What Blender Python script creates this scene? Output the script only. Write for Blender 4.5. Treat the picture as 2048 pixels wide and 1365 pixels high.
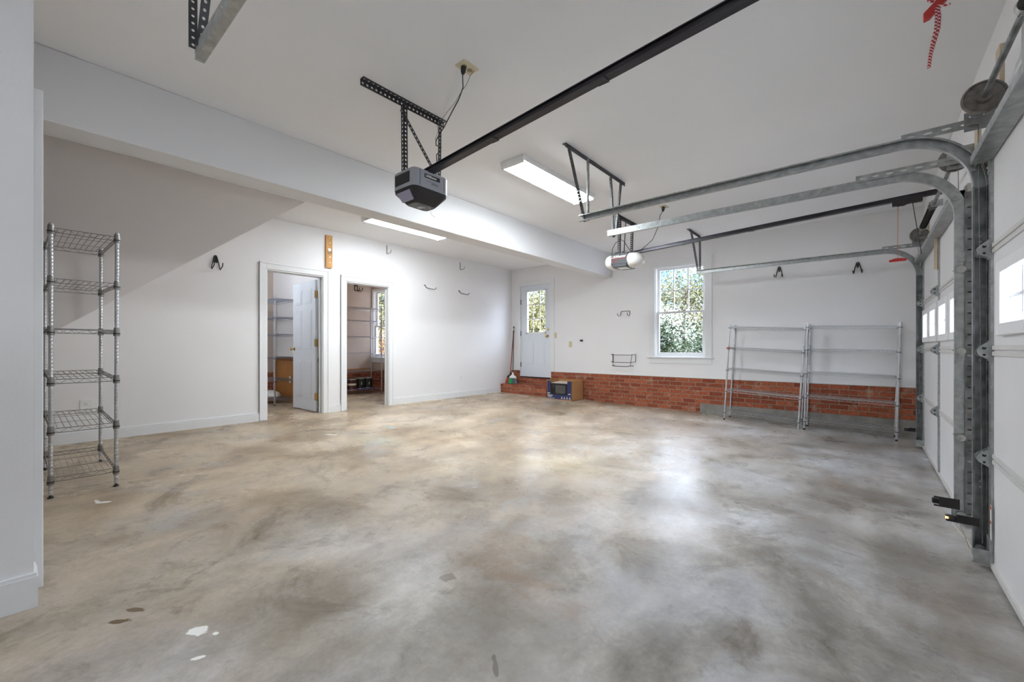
import bpy, bmesh, math, random
from mathutils import Vector, Matrix, Quaternion
from math import sin, cos, pi, radians
random.seed(7)
SC = bpy.context.scene
COL = SC.collection
for o in list(bpy.data.objects):
    bpy.data.objects.remove(o)

# ------------------------------------------------------------------ camera
FPX = 838.31
cam_d = bpy.data.cameras.new('camera')
cam = bpy.data.objects.new('camera', cam_d)
COL.objects.link(cam)
cam.location = (0, 0, 1.0)
cam.rotation_euler = (radians(90), 0, radians(40.2075))
cam_d.sensor_width = 36
cam_d.lens = FPX / 2048 * 36
cam_d.shift_y = 13.8 / 2048
cam_d.clip_start = 0.02
cam_d.clip_end = 300
SC.camera = cam

# ------------------------------------------------------------------ view
SC.view_settings.view_transform = 'Standard'
SC.view_settings.look = 'None'
SC.view_settings.gamma = 1
SC.view_settings.use_curve_mapping = False
SC.view_settings.exposure = 1.32

LAMP = 34.0         # emission of the fixture lenses
SKY = 1.0
HORIZON = (4.5, 4.9, 5.6, 1)
OVERHEAD = (5.4, 6.2, 7.6, 1)

# ------------------------------------------------------------------ world
W = bpy.data.worlds.new('world')
SC.world = W
W.use_nodes = True
nt = W.node_tree
nt.nodes.clear()
out = nt.nodes.new('ShaderNodeOutputWorld')
bg = nt.nodes.new('ShaderNodeBackground')
tc = nt.nodes.new('ShaderNodeTexCoord')
sep = nt.nodes.new('ShaderNodeSeparateXYZ')
nt.links.new(tc.outputs['Generated'], sep.inputs[0])
rmp = nt.nodes.new('ShaderNodeMapRange')          # 0 at the bright hazy horizon, 1 in the blue sky
rmp.interpolation_type = 'SMOOTHSTEP'
rmp.inputs['From Min'].default_value = 0.05; rmp.inputs['From Max'].default_value = 0.105
nt.links.new(sep.outputs['Z'], rmp.inputs['Value'])
hz = nt.nodes.new('ShaderNodeMixRGB')
hz.inputs['Color1'].default_value = HORIZON
hz.inputs['Color2'].default_value = (0.24, 0.44, 0.74, 1)
nt.links.new(rmp.outputs['Result'], hz.inputs['Fac'])
nz = nt.nodes.new('ShaderNodeTexNoise'); nz.inputs['Scale'].default_value = 3.5; nz.inputs['Detail'].default_value = 5
mp = nt.nodes.new('ShaderNodeMapping'); mp.inputs['Scale'].default_value = (1, 1, 3)
nt.links.new(tc.outputs['Generated'], mp.inputs['Vector'])
nt.links.new(mp.outputs['Vector'], nz.inputs['Vector'])
cr = nt.nodes.new('ShaderNodeValToRGB')
cr.color_ramp.elements[0].position = 0.52
cr.color_ramp.elements[1].position = 0.64
nt.links.new(nz.outputs['Fac'], cr.inputs['Fac'])
mx = nt.nodes.new('ShaderNodeMixRGB')
mx.inputs['Color2'].default_value = (0.9, 0.94, 1.0, 1)
nt.links.new(cr.outputs['Color'], mx.inputs['Fac'])
up = nt.nodes.new('ShaderNodeMapRange'); up.interpolation_type = 'SMOOTHSTEP'     # overhead sky brightened out of view for window light and floor reflection
up.inputs['From Min'].default_value = 0.20; up.inputs['From Max'].default_value = 0.34
nt.links.new(sep.outputs['Z'], up.inputs['Value'])
hz2 = nt.nodes.new('ShaderNodeMixRGB'); hz2.inputs['Color2'].default_value = OVERHEAD
nt.links.new(up.outputs['Result'], hz2.inputs['Fac']); nt.links.new(mx.outputs['Color'], hz2.inputs['Color1'])
nt.links.new(hz.outputs['Color'], mx.inputs['Color1'])
nt.links.new(hz2.outputs['Color'], bg.inputs['Color'])
bg.inputs['Strength'].default_value = SKY
nt.links.new(bg.outputs['Background'], out.inputs['Surface'])

sun_d = bpy.data.lights.new('sun', 'SUN')
sun_d.energy = 2.0
sun_d.angle = radians(1.5)
sun_d.color = (1.0, 0.93, 0.82)
sun = bpy.data.objects.new('sun', sun_d)
COL.objects.link(sun)
sun.rotation_euler = Vector((-0.25, -1.0, 0.85)).to_track_quat('Z', 'Y').to_euler()

# ------------------------------------------------------------------ room numbers
XL, XR, YF, ZC = -6.352, 0.56, 7.50, 2.82
XB1, XB2, ZB = -3.776, -4.022, 2.3745
ZBR, ZFT = 0.484, 0.06
XRM = -8.90           # back wall of the two closets
YNEAR = -1.6
def FZ(x):
    return -0.0254 * (x - XL) if x > XL else 0.0

# ------------------------------------------------------------------ materials
MATS = {}
def srgb(r, g, b):
    f = lambda c: (c / 255 / 12.92) if c / 255 <= 0.04045 else ((c / 255 + 0.055) / 1.055) ** 2.4
    return (f(r), f(g), f(b), 1)
def mat(name, col, rough=0.5, metal=0.0, nscale=0, namt=0.0, bump=0.0, bscale=None, spec=0.5, stretch=None, detail=4):
    """principled material with an optional procedural noise on colour and bump"""
    if name in MATS:
        return MATS[name]
    m = bpy.data.materials.new(name)
    m.use_nodes = True
    n = m.node_tree.nodes; l = m.node_tree.links
    b = n['Principled BSDF']
    b.inputs['Roughness'].default_value = rough
    b.inputs['Metallic'].default_value = metal
    b.inputs['Specular IOR Level'].default_value = spec
    tcn = n.new('ShaderNodeTexCoord'); mpn = n.new('ShaderNodeMapping')
    l.new(tcn.outputs['Object'], mpn.inputs['Vector'])
    if stretch: mpn.inputs['Scale'].default_value = stretch
    nz = n.new('ShaderNodeTexNoise'); nz.inputs['Scale'].default_value = nscale or 8; nz.inputs['Detail'].default_value = detail
    l.new(mpn.outputs['Vector'], nz.inputs['Vector'])
    r = n.new('ShaderNodeValToRGB')
    k = namt
    r.color_ramp.elements[0].position = 0.3; r.color_ramp.elements[1].position = 0.7
    r.color_ramp.elements[0].color = (col[0] * (1 - k), col[1] * (1 - k), col[2] * (1 - k), 1)
    r.color_ramp.elements[1].color = (min(1, col[0] * (1 + k)), min(1, col[1] * (1 + k)), min(1, col[2] * (1 + k)), 1)
    l.new(nz.outputs['Fac'], r.inputs['Fac'])
    l.new(r.outputs['Color'], b.inputs['Base Color'])
    if bump:
        bn = n.new('ShaderNodeBump'); bn.inputs['Strength'].default_value = bump; bn.inputs['Distance'].default_value = 0.01
        nz2 = n.new('ShaderNodeTexNoise'); nz2.inputs['Scale'].default_value = bscale or 60
        l.new(mpn.outputs['Vector'], nz2.inputs['Vector'])
        l.new(nz2.outputs['Fac'], bn.inputs['Height']); l.new(bn.outputs['Normal'], b.inputs['Normal'])
    MATS[name] = m
    return m
M_WALL = mat('wall_paint', srgb(241, 240, 241), 0.55, nscale=1.2, namt=0.015, bump=0.04, bscale=90, spec=0.3)
M_CEIL = mat('ceiling_paint', srgb(242, 242, 243), 0.8, nscale=0.8, namt=0.02, spec=0.2)
M_BEAM = mat('beam_paint', srgb(228, 228, 229), 0.7, nscale=1, namt=0.01, spec=0.3)
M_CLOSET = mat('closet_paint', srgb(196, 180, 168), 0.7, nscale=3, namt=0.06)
M_TRIM = mat('trim_paint', srgb(236, 237, 238), 0.35, nscale=3, namt=0.01)
M_DOOR = mat('door_paint', srgb(228, 234, 242), 0.4, nscale=3, namt=0.01)
M_GDOOR = mat('garage_door_paint', srgb(222, 221, 222), 0.5, nscale=1.5, namt=0.03, bump=0.05, bscale=60)
M_GRAIL = mat('garage_door_rail_paint', srgb(205, 203, 200), 0.5, nscale=4, namt=0.04)
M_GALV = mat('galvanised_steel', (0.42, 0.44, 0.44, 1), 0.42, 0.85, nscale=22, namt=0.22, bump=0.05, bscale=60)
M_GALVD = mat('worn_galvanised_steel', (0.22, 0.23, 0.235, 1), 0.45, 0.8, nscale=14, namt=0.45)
M_ANGLE = mat('dark_angle_steel', (0.085, 0.087, 0.095, 1), 0.5, 0.6, nscale=20, namt=0.25)
M_ANGLEL = mat('light_angle_steel', (0.30, 0.30, 0.30, 1), 0.45, 0.8, nscale=20, namt=0.3)
M_RAIL = mat('dark_rail_steel', (0.042, 0.040, 0.048, 1), 0.4, 0.6, nscale=6, namt=0.4, stretch=(0.6, 8, 8))
M_CHROME = mat('chrome_wire', (0.60, 0.61, 0.63, 1), 0.28, 0.9, nscale=10, namt=0.05)
M_WIRED = mat('grey_wire', (0.30, 0.29, 0.28, 1), 0.35, 0.85, nscale=10, namt=0.1)
M_BLACK = mat('black_plastic', (0.012, 0.012, 0.013, 1), 0.4, nscale=10, namt=0.1)
M_BLKMET = mat('black_metal', (0.03, 0.028, 0.028, 1), 0.45, 0.3, nscale=10, namt=0.2)
M_BRASS = mat('brass', (0.55, 0.38, 0.14, 1), 0.25, 0.9, nscale=12, namt=0.15)
M_IVORY = mat('ivory_plastic', srgb(216, 205, 172), 0.4, nscale=8, namt=0.03)
M_WHITEP = mat('white_plastic', srgb(238, 238, 236), 0.35, nscale=8, namt=0.02)
M_RED = mat('red_plastic', (0.45, 0.025, 0.02, 1), 0.45, nscale=8, namt=0.1)
M_IRON = mat('cast_iron', (0.22, 0.20, 0.185, 1), 0.6, 0.5, nscale=30, namt=0.3)
M_PINE = mat('pine_wood', srgb(206, 152, 84), 0.55, nscale=12, namt=0.18, stretch=(6, 6, 0.7))
M_OAK = mat('oak_panel', srgb(176, 122, 66), 0.5, nscale=9, namt=0.22, stretch=(5, 5, 0.5))
M_CARD = mat('cardboard', srgb(188, 140, 92), 0.8, nscale=8, namt=0.06, stretch=(1, 1, 10))
M_NAVY = mat('navy_print', srgb(40, 48, 96), 0.5, nscale=8, namt=0.04)
M_DARKGL = mat('dark_oven_glass', (0.012, 0.012, 0.012, 1), 0.15, nscale=4, namt=0.05)
M_GREYGL = mat('grey_oven_glass', (0.09, 0.09, 0.09, 1), 0.2, nscale=4, namt=0.05)
M_GREYPL = mat('grey_plastic', srgb(168, 171, 180), 0.4, 0.0, nscale=6, namt=0.03)
M_DKGREY = mat('dark_grey_plastic', srgb(78, 80, 84), 0.45, nscale=6, namt=0.04)
M_LENS = mat('lavender_lens', srgb(168, 166, 190), 0.4, nscale=6, namt=0.03)
M_LENSW = mat('white_lens', srgb(232, 230, 224), 0.35, nscale=6, namt=0.03)
M_RUBBER = mat('rubber', (0.02, 0.02, 0.02, 1), 0.8, nscale=10, namt=0.2)
M_GREEN = mat('green_bristles', (0.02, 0.28, 0.09, 1), 0.7, nscale=60, namt=0.4, stretch=(3, 3, 0.4))
M_GREYB = mat('grey_bristles', (0.13, 0.14, 0.17, 1), 0.8, nscale=60, namt=0.35, stretch=(3, 3, 0.4))
M_REDB = mat('red_bristles', (0.42, 0.06, 0.05, 1), 0.8, nscale=60, namt=0.35, stretch=(3, 3, 0.4))
M_COPPER = mat('red_brown_handle', (0.30, 0.055, 0.03, 1), 0.4, nscale=8, namt=0.1)
M_OLIVE = mat('dark_grey_handle', (0.06, 0.07, 0.065, 1), 0.4, nscale=8, namt=0.1)
M_MAROON = mat('maroon_label', (0.07, 0.02, 0.018, 1), 0.5, nscale=8, namt=0.1)
M_CREAM = mat('cream_label', srgb(222, 214, 190), 0.5, nscale=8, namt=0.05)
M_TIN = mat('tin', (0.5, 0.5, 0.48, 1), 0.35, 0.9, nscale=8, namt=0.05)
M_BLUE = mat('blue_tray', (0.03, 0.05, 0.35, 1), 0.4, nscale=8, namt=0.05)
M_BARK = mat('bark', (0.07, 0.05, 0.04, 1), 0.9, nscale=15, namt=0.4)
M_GROUND = mat('leaf_litter', (0.06, 0.045, 0.03, 1), 0.95, nscale=9, namt=0.5)
M_DRIVE = mat('driveway_concrete', (0.45, 0.44, 0.43, 1), 0.9, nscale=3, namt=0.1)
M_FENCE = mat('fence_wood', (0.12, 0.07, 0.045, 1), 0.9, nscale=6, namt=0.3, stretch=(6, 6, 0.5))
M_STONE = mat('grey_planter', (0.13, 0.12, 0.12, 1), 0.9, nscale=6, namt=0.15)
M_FOOT = mat('footing_concrete', srgb(140, 136, 130), 0.85, nscale=9, namt=0.18, bump=0.3, bscale=50)
M_JAMBW = mat('cream_jamb', srgb(206, 190, 166), 0.6, nscale=5, namt=0.06)
M_CAPGREEN = mat('label_black', (0.015, 0.018, 0.014, 1), 0.5, nscale=8, namt=0.2)

def emis(name, col, s):
    m = bpy.data.materials.new(name); m.use_nodes = True
    b = m.node_tree.nodes['Principled BSDF']
    b.inputs['Base Color'].default_value = (0.9, 0.9, 0.9, 1)
    b.inputs['Emission Color'].default_value = col
    b.inputs['Emission Strength'].default_value = s
    return m
M_LAMP = emis('lamp_lens', (0.90, 0.96, 1.0, 1), LAMP)
M_LAMP2 = emis('rear_fill_lens', (0.90, 0.96, 1.0, 1), LAMP * 0.16)  # weak lens of the added fill fixture behind the viewer
M_LAMP3 = emis('side_lamp_lens', (0.90, 0.96, 1.0, 1), LAMP * 0.56)
M_LED = emis('amber_led', (1.0, 0.42, 0.03, 1), 6)

def glass():
    m = bpy.data.materials.new('window_glass'); m.use_nodes = True
    n = m.node_tree.nodes; l = m.node_tree.links; n.clear()
    o = n.new('ShaderNodeOutputMaterial'); mixn = n.new('ShaderNodeMixShader')
    t = n.new('ShaderNodeBsdfTransparent'); g = n.new('ShaderNodeBsdfGlossy'); g.inputs['Roughness'].default_value = 0.02
    fr = n.new('ShaderNodeFresnel'); fr.inputs['IOR'].default_value = 1.3
    ge = n.new('ShaderNodeNewGeometry'); iv = n.new('ShaderNodeMath'); iv.operation = 'SUBTRACT'; iv.inputs[0].default_value = 1
    l.new(ge.outputs['Backfacing'], iv.inputs[1]); ml = n.new('ShaderNodeMath'); ml.operation = 'MULTIPLY'
    l.new(iv.outputs[0], ml.inputs[0]); l.new(fr.outputs[0], ml.inputs[1])
    l.new(ml.outputs[0], mixn.inputs[0]); l.new(t.outputs[0], mixn.inputs[1]); l.new(g.outputs[0], mixn.inputs[2])
    l.new(mixn.outputs[0], o.inputs[0])
    return m
M_GLASS = glass()

def brick_mat():
    m = bpy.data.materials.new('red_brick'); m.use_nodes = True
    n = m.node_tree.nodes; l = m.node_tree.links; b = n['Principled BSDF']
    t = n.new('ShaderNodeTexCoord'); geo = n.new('ShaderNodeNewGeometry')
    s = n.new('ShaderNodeSeparateXYZ'); l.new(t.outputs['Object'], s.inputs[0])
    # coordinate along the wall = x + y works for both axis-aligned directions
    a = n.new('ShaderNodeMath'); a.operation = 'ADD'; l.new(s.outputs['X'], a.inputs[0]); l.new(s.outputs['Y'], a.inputs[1])
    cmb = n.new('ShaderNodeCombineXYZ'); l.new(a.outputs[0], cmb.inputs['X'])
    zz = n.new('ShaderNodeMath'); zz.operation = 'SUBTRACT'; l.new(s.outputs['Z'], zz.inputs[0]); zz.inputs[1].default_value = ZBR
    l.new(zz.outputs[0], cmb.inputs['Y'])
    nzw = n.new('ShaderNodeTexNoise'); nzw.inputs['Scale'].default_value = 9; l.new(cmb.outputs[0], nzw.inputs['Vector'])
    mixv = n.new('ShaderNodeMixRGB'); mixv.blend_type = 'ADD'; mixv.inputs['Fac'].default_value = 0.006
    l.new(cmb.outputs[0], mixv.inputs['Color1']); l.new(nzw.outputs['Color'], mixv.inputs['Color2'])
    br = n.new('ShaderNodeTexBrick')
    br.inputs['Scale'].default_value = 1
    br.inputs['Brick Width'].default_value = 0.215; br.inputs['Row Height'].default_value = 0.0707
    br.inputs['Mortar Size'].default_value = 0.007; br.inputs['Mortar Smooth'].default_value = 0.25
    br.inputs['Bias'].default_value = 0.0
    br.inputs['Color1'].default_value = srgb(188, 104, 72); br.inputs['Color2'].default_value = srgb(142, 68, 46)
    br.inputs['Mortar'].default_value = srgb(158, 134, 112)
    l.new(mixv.outputs['Color'], br.inputs['Vector'])
    nz = n.new('ShaderNodeTexNoise'); nz.inputs['Scale'].default_value = 7; nz.inputs['Detail'].default_value = 8; l.new(cmb.outputs[0], nz.inputs['Vector'])
    r = n.new('ShaderNodeValToRGB'); r.color_ramp.elements[0].position = 0.57; r.color_ramp.elements[1].position = 0.72
    r.color_ramp.elements[1].color = (0.45, 0.45, 0.45, 1)
    l.new(nz.outputs['Fac'], r.inputs['Fac'])
    mx2 = n.new('ShaderNodeMixRGB'); mx2.inputs['Color2'].default_value = srgb(196, 176, 158)
    l.new(r.outputs['Color'], mx2.inputs['Fac']); l.new(br.outputs['Color'], mx2.inputs['Color1'])
    # dark specks
    nz3 = n.new('ShaderNodeTexNoise'); nz3.inputs['Scale'].default_value = 30; nz3.inputs['Detail'].default_value = 4; l.new(cmb.outputs[0], nz3.inputs['Vector'])
    r3 = n.new('ShaderNodeValToRGB'); r3.color_ramp.elements[0].position = 0.35; r3.color_ramp.elements[0].color = (0.62, 0.62, 0.62, 1); r3.color_ramp.elements[1].position = 0.6
    l.new(nz3.outputs['Fac'], r3.inputs['Fac'])
    mx3 = n.new('ShaderNodeMixRGB'); mx3.blend_type = 'MULTIPLY'; mx3.inputs['Fac'].default_value = 0.8
    l.new(mx2.outputs['Color'], mx3.inputs['Color1']); l.new(r3.outputs['Color'], mx3.inputs['Color2'])
    l.new(mx3.outputs['Color'], b.inputs['Base Color'])
    b.inputs['Roughness'].default_value = 0.9
    bn = n.new('ShaderNodeBump'); bn.inputs['Strength'].default_value = 0.6; bn.inputs['Distance'].default_value = 0.008
    inv = n.new('ShaderNodeMath'); inv.operation = 'SUBTRACT'; inv.inputs[0].default_value = 1; l.new(br.outputs['Fac'], inv.inputs[1])
    l.new(inv.outputs[0], bn.inputs['Height']); l.new(bn.outputs['Normal'], b.inputs['Normal'])
    return m
M_BRICK = brick_mat()

def floor_mat():
    m = bpy.data.materials.new('stained_concrete'); m.use_nodes = True
    n = m.node_tree.nodes; l = m.node_tree.links; b = n['Principled BSDF']
    t = n.new('ShaderNodeTexCoord')
    def noise(sc, det=6, rough=0.55, dist=0.0, stretch=None):
        z = n.new('ShaderNodeTexNoise'); z.inputs['Scale'].default_value = sc; z.inputs['Detail'].default_value = det
        z.inputs['Roughness'].default_value = rough; z.inputs['Distortion'].default_value = dist
        if stretch:
            q = n.new('ShaderNodeMapping'); q.inputs['Scale'].default_value = stretch[:3]
            if len(stretch) > 3: q.inputs['Rotation'].default_value = (0, 0, stretch[3])
            l.new(t.outputs['Object'], q.inputs['Vector']); l.new(q.outputs[0], z.inputs['Vector'])
        else:
            l.new(t.outputs['Object'], z.inputs['Vector'])
        return z.outputs['Fac']
    def ramp(src, *stops):
        r = n.new('ShaderNodeValToRGB')
        while len(r.color_ramp.elements) < len(stops): r.color_ramp.elements.new(0.5)
        for el, (p, c) in zip(r.color_ramp.elements, stops):
            el.position = p; el.color = c if len(c) == 4 else (*c, 1)
        l.new(src, r.inputs['Fac']); return r.outputs['Color']
    def mix(fac, a, c, mode='MIX', f=None):
        x = n.new('ShaderNodeMixRGB'); x.blend_type = mode
        if f is not None: x.inputs['Fac'].default_value = f
        else: l.new(fac, x.inputs['Fac'])
        for k, v in (('Color1', a), ('Color2', c)):
            if isinstance(v, tuple): x.inputs[k].default_value = v
            else: l.new(v, x.inputs[k])
        return x.outputs['Color']
    G = lambda v: (v, v, v, 1)
    base = ramp(noise(0.9, 7, 0.6, 0.6), (0.30, srgb(138, 119, 96)), (0.42, srgb(172, 153, 129)), (0.55, srgb(196, 179, 156)), (0.72, srgb(188, 175, 160)))
    # greyer towards the doors on the right
    s = n.new('ShaderNodeSeparateXYZ'); l.new(t.outputs['Object'], s.inputs[0])
    gr = n.new('ShaderNodeMapRange'); gr.inputs['From Min'].default_value = -3.6; gr.inputs['From Max'].default_value = -0.5
    add = n.new('ShaderNodeMath'); add.operation = 'ADD'; l.new(s.outputs['X'], add.inputs[0])
    nn = n.new('ShaderNodeMath'); nn.operation = 'MULTIPLY'; l.new(noise(0.6, 3), nn.inputs[0]); nn.inputs[1].default_value = 2.2
    l.new(nn.outputs[0], add.inputs[1])
    sub = n.new('ShaderNodeMath'); sub.operation = 'SUBTRACT'; l.new(add.outputs[0], sub.inputs[0]); sub.inputs[1].default_value = 1.1
    l.new(sub.outputs[0], gr.inputs['Value'])
    grey = ramp(noise(1.3, 7, 0.6, 0.4), (0.34, srgb(134, 127, 120)), (0.48, srgb(174, 169, 163)), (0.64, srgb(198, 198, 200)))
    c = mix(gr.outputs['Result'], base, grey)
    # broad soft streaks
    st = ramp(noise(2.2, 6, 0.65, 0.3, (1.0, 0.45, 1, 0.5)), (0.38, G(0.76)), (0.62, G(1.10)))
    c = mix(None, c, st, 'MULTIPLY', 1.0)
    # dark irregular patches
    dp = ramp(noise(1.7, 8, 0.7, 1.2), (0.54, G(0)), (0.68, G(0.6)))
    c = mix(dp, c, srgb(104, 92, 80))
    m2 = ramp(noise(6.5, 8, 0.75, 0.8), (0.36, G(0.90)), (0.62, G(1.05)))
    c = mix(None, c, m2, 'MULTIPLY', 0.9)
    # bluish grey rub marks
    bp = ramp(noise(1.1, 6, 0.6, 0.9, (1.2, 0.8, 1, 1.9)), (0.58, G(0)), (0.7, G(0.55)))
    c = mix(bp, c, srgb(184, 184, 184))
    # rusty warm patches
    wp = ramp(noise(0.75, 6, 0.65, 1.0, (1, 1, 1, 4.0)), (0.60, G(0)), (0.74, G(0.35)))
    c = mix(wp, c, srgb(168, 128, 92))
    # fine grain
    fg = ramp(noise(42, 5, 0.7), (0.35, G(0.90)), (0.65, G(1.06)))
    c = mix(None, c, fg, 'MULTIPLY', 0.8)
    # spots: (x, y, half length, half width, angle, colour, strength)
    wob = n.new('ShaderNodeTexNoise'); wob.inputs['Scale'].default_value = 26; wob.inputs['Detail'].default_value = 5
    l.new(t.outputs['Object'], wob.inputs['Vector'])
    WHITE = srgb(250, 249, 244); BROWN = srgb(104, 84, 58); CY = srgb(140, 205, 214); DK = srgb(92, 80, 70)
    spots = [(-2.0, .459, .045, .03, .6, WHITE, 1), (-1.935, .502, .012, .010, 0, WHITE, 1), (-1.835, .418, .03, .012, 1.1, WHITE, 1),
             (-4.0, .387, .05, .02, 1.0, WHITE, .8), (-4.05, .36, .06, .014, .1, WHITE, .7), (-2.30, .268, .05, .017, .85, BROWN, .9), (-2.345, .325, .04, .016, .7, BROWN, .8),
             (-4.769, 3.164, .13, .02, -.05, CY, .8), (-4.879, 2.432, .10, .03, .5, WHITE, .5), (-1.564, 1.362, .05, .035, .4, DK, .5),
             (-1.016, 1.108, .06, .012, 2.4, DK, .7), (-2.95, 0.33, .30, .012, .35, srgb(190, 176, 158), .6), (-3.3, .62, .25, .012, .6, srgb(190, 180, 165), .5),
             (-4.25, 2.7, .45, .22, .3, srgb(166, 176, 160), .45), (-2.2, 3.35, .75, .4, .4, srgb(188, 172, 132), .3),
             (-1.78, 2.55, .35, .28, .6, srgb(112, 104, 96), .45), (-.25, 3.3, .32, .75, .5, srgb(116, 108, 102), .45), (-1.1, 1.2, .28, .42, .9, srgb(112, 102, 92), .5),
             (-1.75, 0.75, .45, .28, .2, srgb(124, 112, 96), .45), (-3.0, .75, .55, .35, .5, srgb(132, 114, 92), .4), (-4.87, 1.47, .45, .2, .5, srgb(140, 110, 80), .4),
             (-1.22, 2.93, .35, .25, .9, srgb(104, 98, 92), .35), (-.75, 1.9, .55, .3, .9, srgb(196, 196, 200), .4),
             (-3.3, 1.9, .7, .3, .6, srgb(142, 126, 106), .35), (-5.0, .62, .6, .3, .3, srgb(204, 186, 164), .35), (-5.2, 1.6, .6, .15, .5, srgb(206, 190, 168), .4),
             (-3.6, 3.6, .8, .3, .2, srgb(160, 148, 130), .3), (-.1, 6.3, .35, .7, .4, srgb(96, 86, 76), .45), (.28, 2.6, .25, .9, .1, srgb(104, 82, 60), .45), (-.5, .9, .4, .5, .4, srgb(112, 102, 94), .4)]
    wob2 = n.new('ShaderNodeTexNoise'); wob2.inputs['Scale'].default_value = 3.0; wob2.inputs['Detail'].default_value = 7; wob2.inputs['Roughness'].default_value = 0.65
    l.new(t.outputs['Object'], wob2.inputs['Vector'])
    for (px, py, a, w, ang, col, k) in spots:
        mpn = n.new('ShaderNodeMapping'); mpn.vector_type = 'TEXTURE'
        mpn.inputs['Location'].default_value = (px, py, FZ(px)); mpn.inputs['Rotation'].default_value = (0, 0, ang); mpn.inputs['Scale'].default_value = (a, w, 1)
        l.new(t.outputs['Object'], mpn.inputs['Vector'])
        ln = n.new('ShaderNodeVectorMath'); ln.operation = 'LENGTH'; l.new(mpn.outputs[0], ln.inputs[0])
        ad = n.new('ShaderNodeMath'); ad.operation = 'MULTIPLY_ADD'; big = a > 0.2; l.new((wob2 if big else wob).outputs['Fac'], ad.inputs[0])
        ad.inputs[1].default_value = 1.6; l.new(ln.outputs['Value'], ad.inputs[2])
        mr = n.new('ShaderNodeMapRange'); l.new(ad.outputs[0], mr.inputs['Value'])
        mr.inputs['From Min'].default_value = 2.0 if big else 1.75; mr.inputs['From Max'].default_value = 0.7 if big else 1.55
        mr.inputs['To Max'].default_value = k
        c = mix(mr.outputs['Result'], c, col)
    l.new(c, b.inputs['Base Color'])
    rr = n.new('ShaderNodeMapRange'); l.new(noise(2.2, 6, 0.7), rr.inputs['Value']); rr.inputs['From Min'].default_value = 0.3; rr.inputs['From Max'].default_value = 0.7
    rr.inputs['To Min'].default_value = 0.22; rr.inputs['To Max'].default_value = 0.36
    l.new(rr.outputs['Result'], b.inputs['Roughness'])
    b.inputs['Specular IOR Level'].default_value = 0.08
    bn = n.new('ShaderNodeBump'); bn.inputs['Strength'].default_value = 0.12; bn.inputs['Distance'].default_value = 0.01
    l.new(noise(9, 8, 0.7), bn.inputs['Height']); l.new(bn.outputs['Normal'], b.inputs['Normal'])
    return m
M_FLOOR = floor_mat()

def leaf_mat(name, cols, scale=2.5):
    m = bpy.data.materials.new(name); m.use_nodes = True
    n = m.node_tree.nodes; l = m.node_tree.links; b = n['Principled BSDF']
    t = n.new('ShaderNodeTexCoord'); z = n.new('ShaderNodeTexNoise'); z.inputs['Scale'].default_value = scale; z.inputs['Detail'].default_value = 12
    z.inputs['Roughness'].default_value = 0.8
    l.new(t.outputs['Object'], z.inputs['Vector'])
    r = n.new('ShaderNodeValToRGB')
    while len(r.color_ramp.elements) < len(cols): r.color_ramp.elements.new(0.5)
    for i, (el, c) in enumerate(zip(r.color_ramp.elements, cols)):
        el.position = 0.33 + 0.34 * i / (len(cols) - 1); el.color = c
    l.new(z.outputs['Fac'], r.inputs['Fac']); l.new(r.outputs['Color'], b.inputs['Base Color'])
    b.inputs['Roughness'].default_value = 0.45
    b.inputs['Transmission Weight'].default_value = 0.0
    return m
M_LEAFD = leaf_mat('dark_leaves', [srgb(10, 20, 14), srgb(26, 42, 26), srgb(62, 74, 42), srgb(16, 28, 20)])
M_LEAFY = leaf_mat('yellow_green_leaves', [srgb(32, 40, 20), srgb(66, 70, 34), srgb(110, 104, 62), srgb(26, 38, 22)])
M_LEAFO = leaf_mat('orange_leaves', [srgb(84, 44, 22), srgb(130, 78, 46), srgb(112, 98, 60), srgb(48, 38, 24)])

M_LEAFB = leaf_mat('painted_sun_leaves', [srgb(34, 44, 22), srgb(74, 80, 38), srgb(136, 128, 78), srgb(28, 42, 24)])  # brighter leaf colours stand in for sunlight on this foliage

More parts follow.
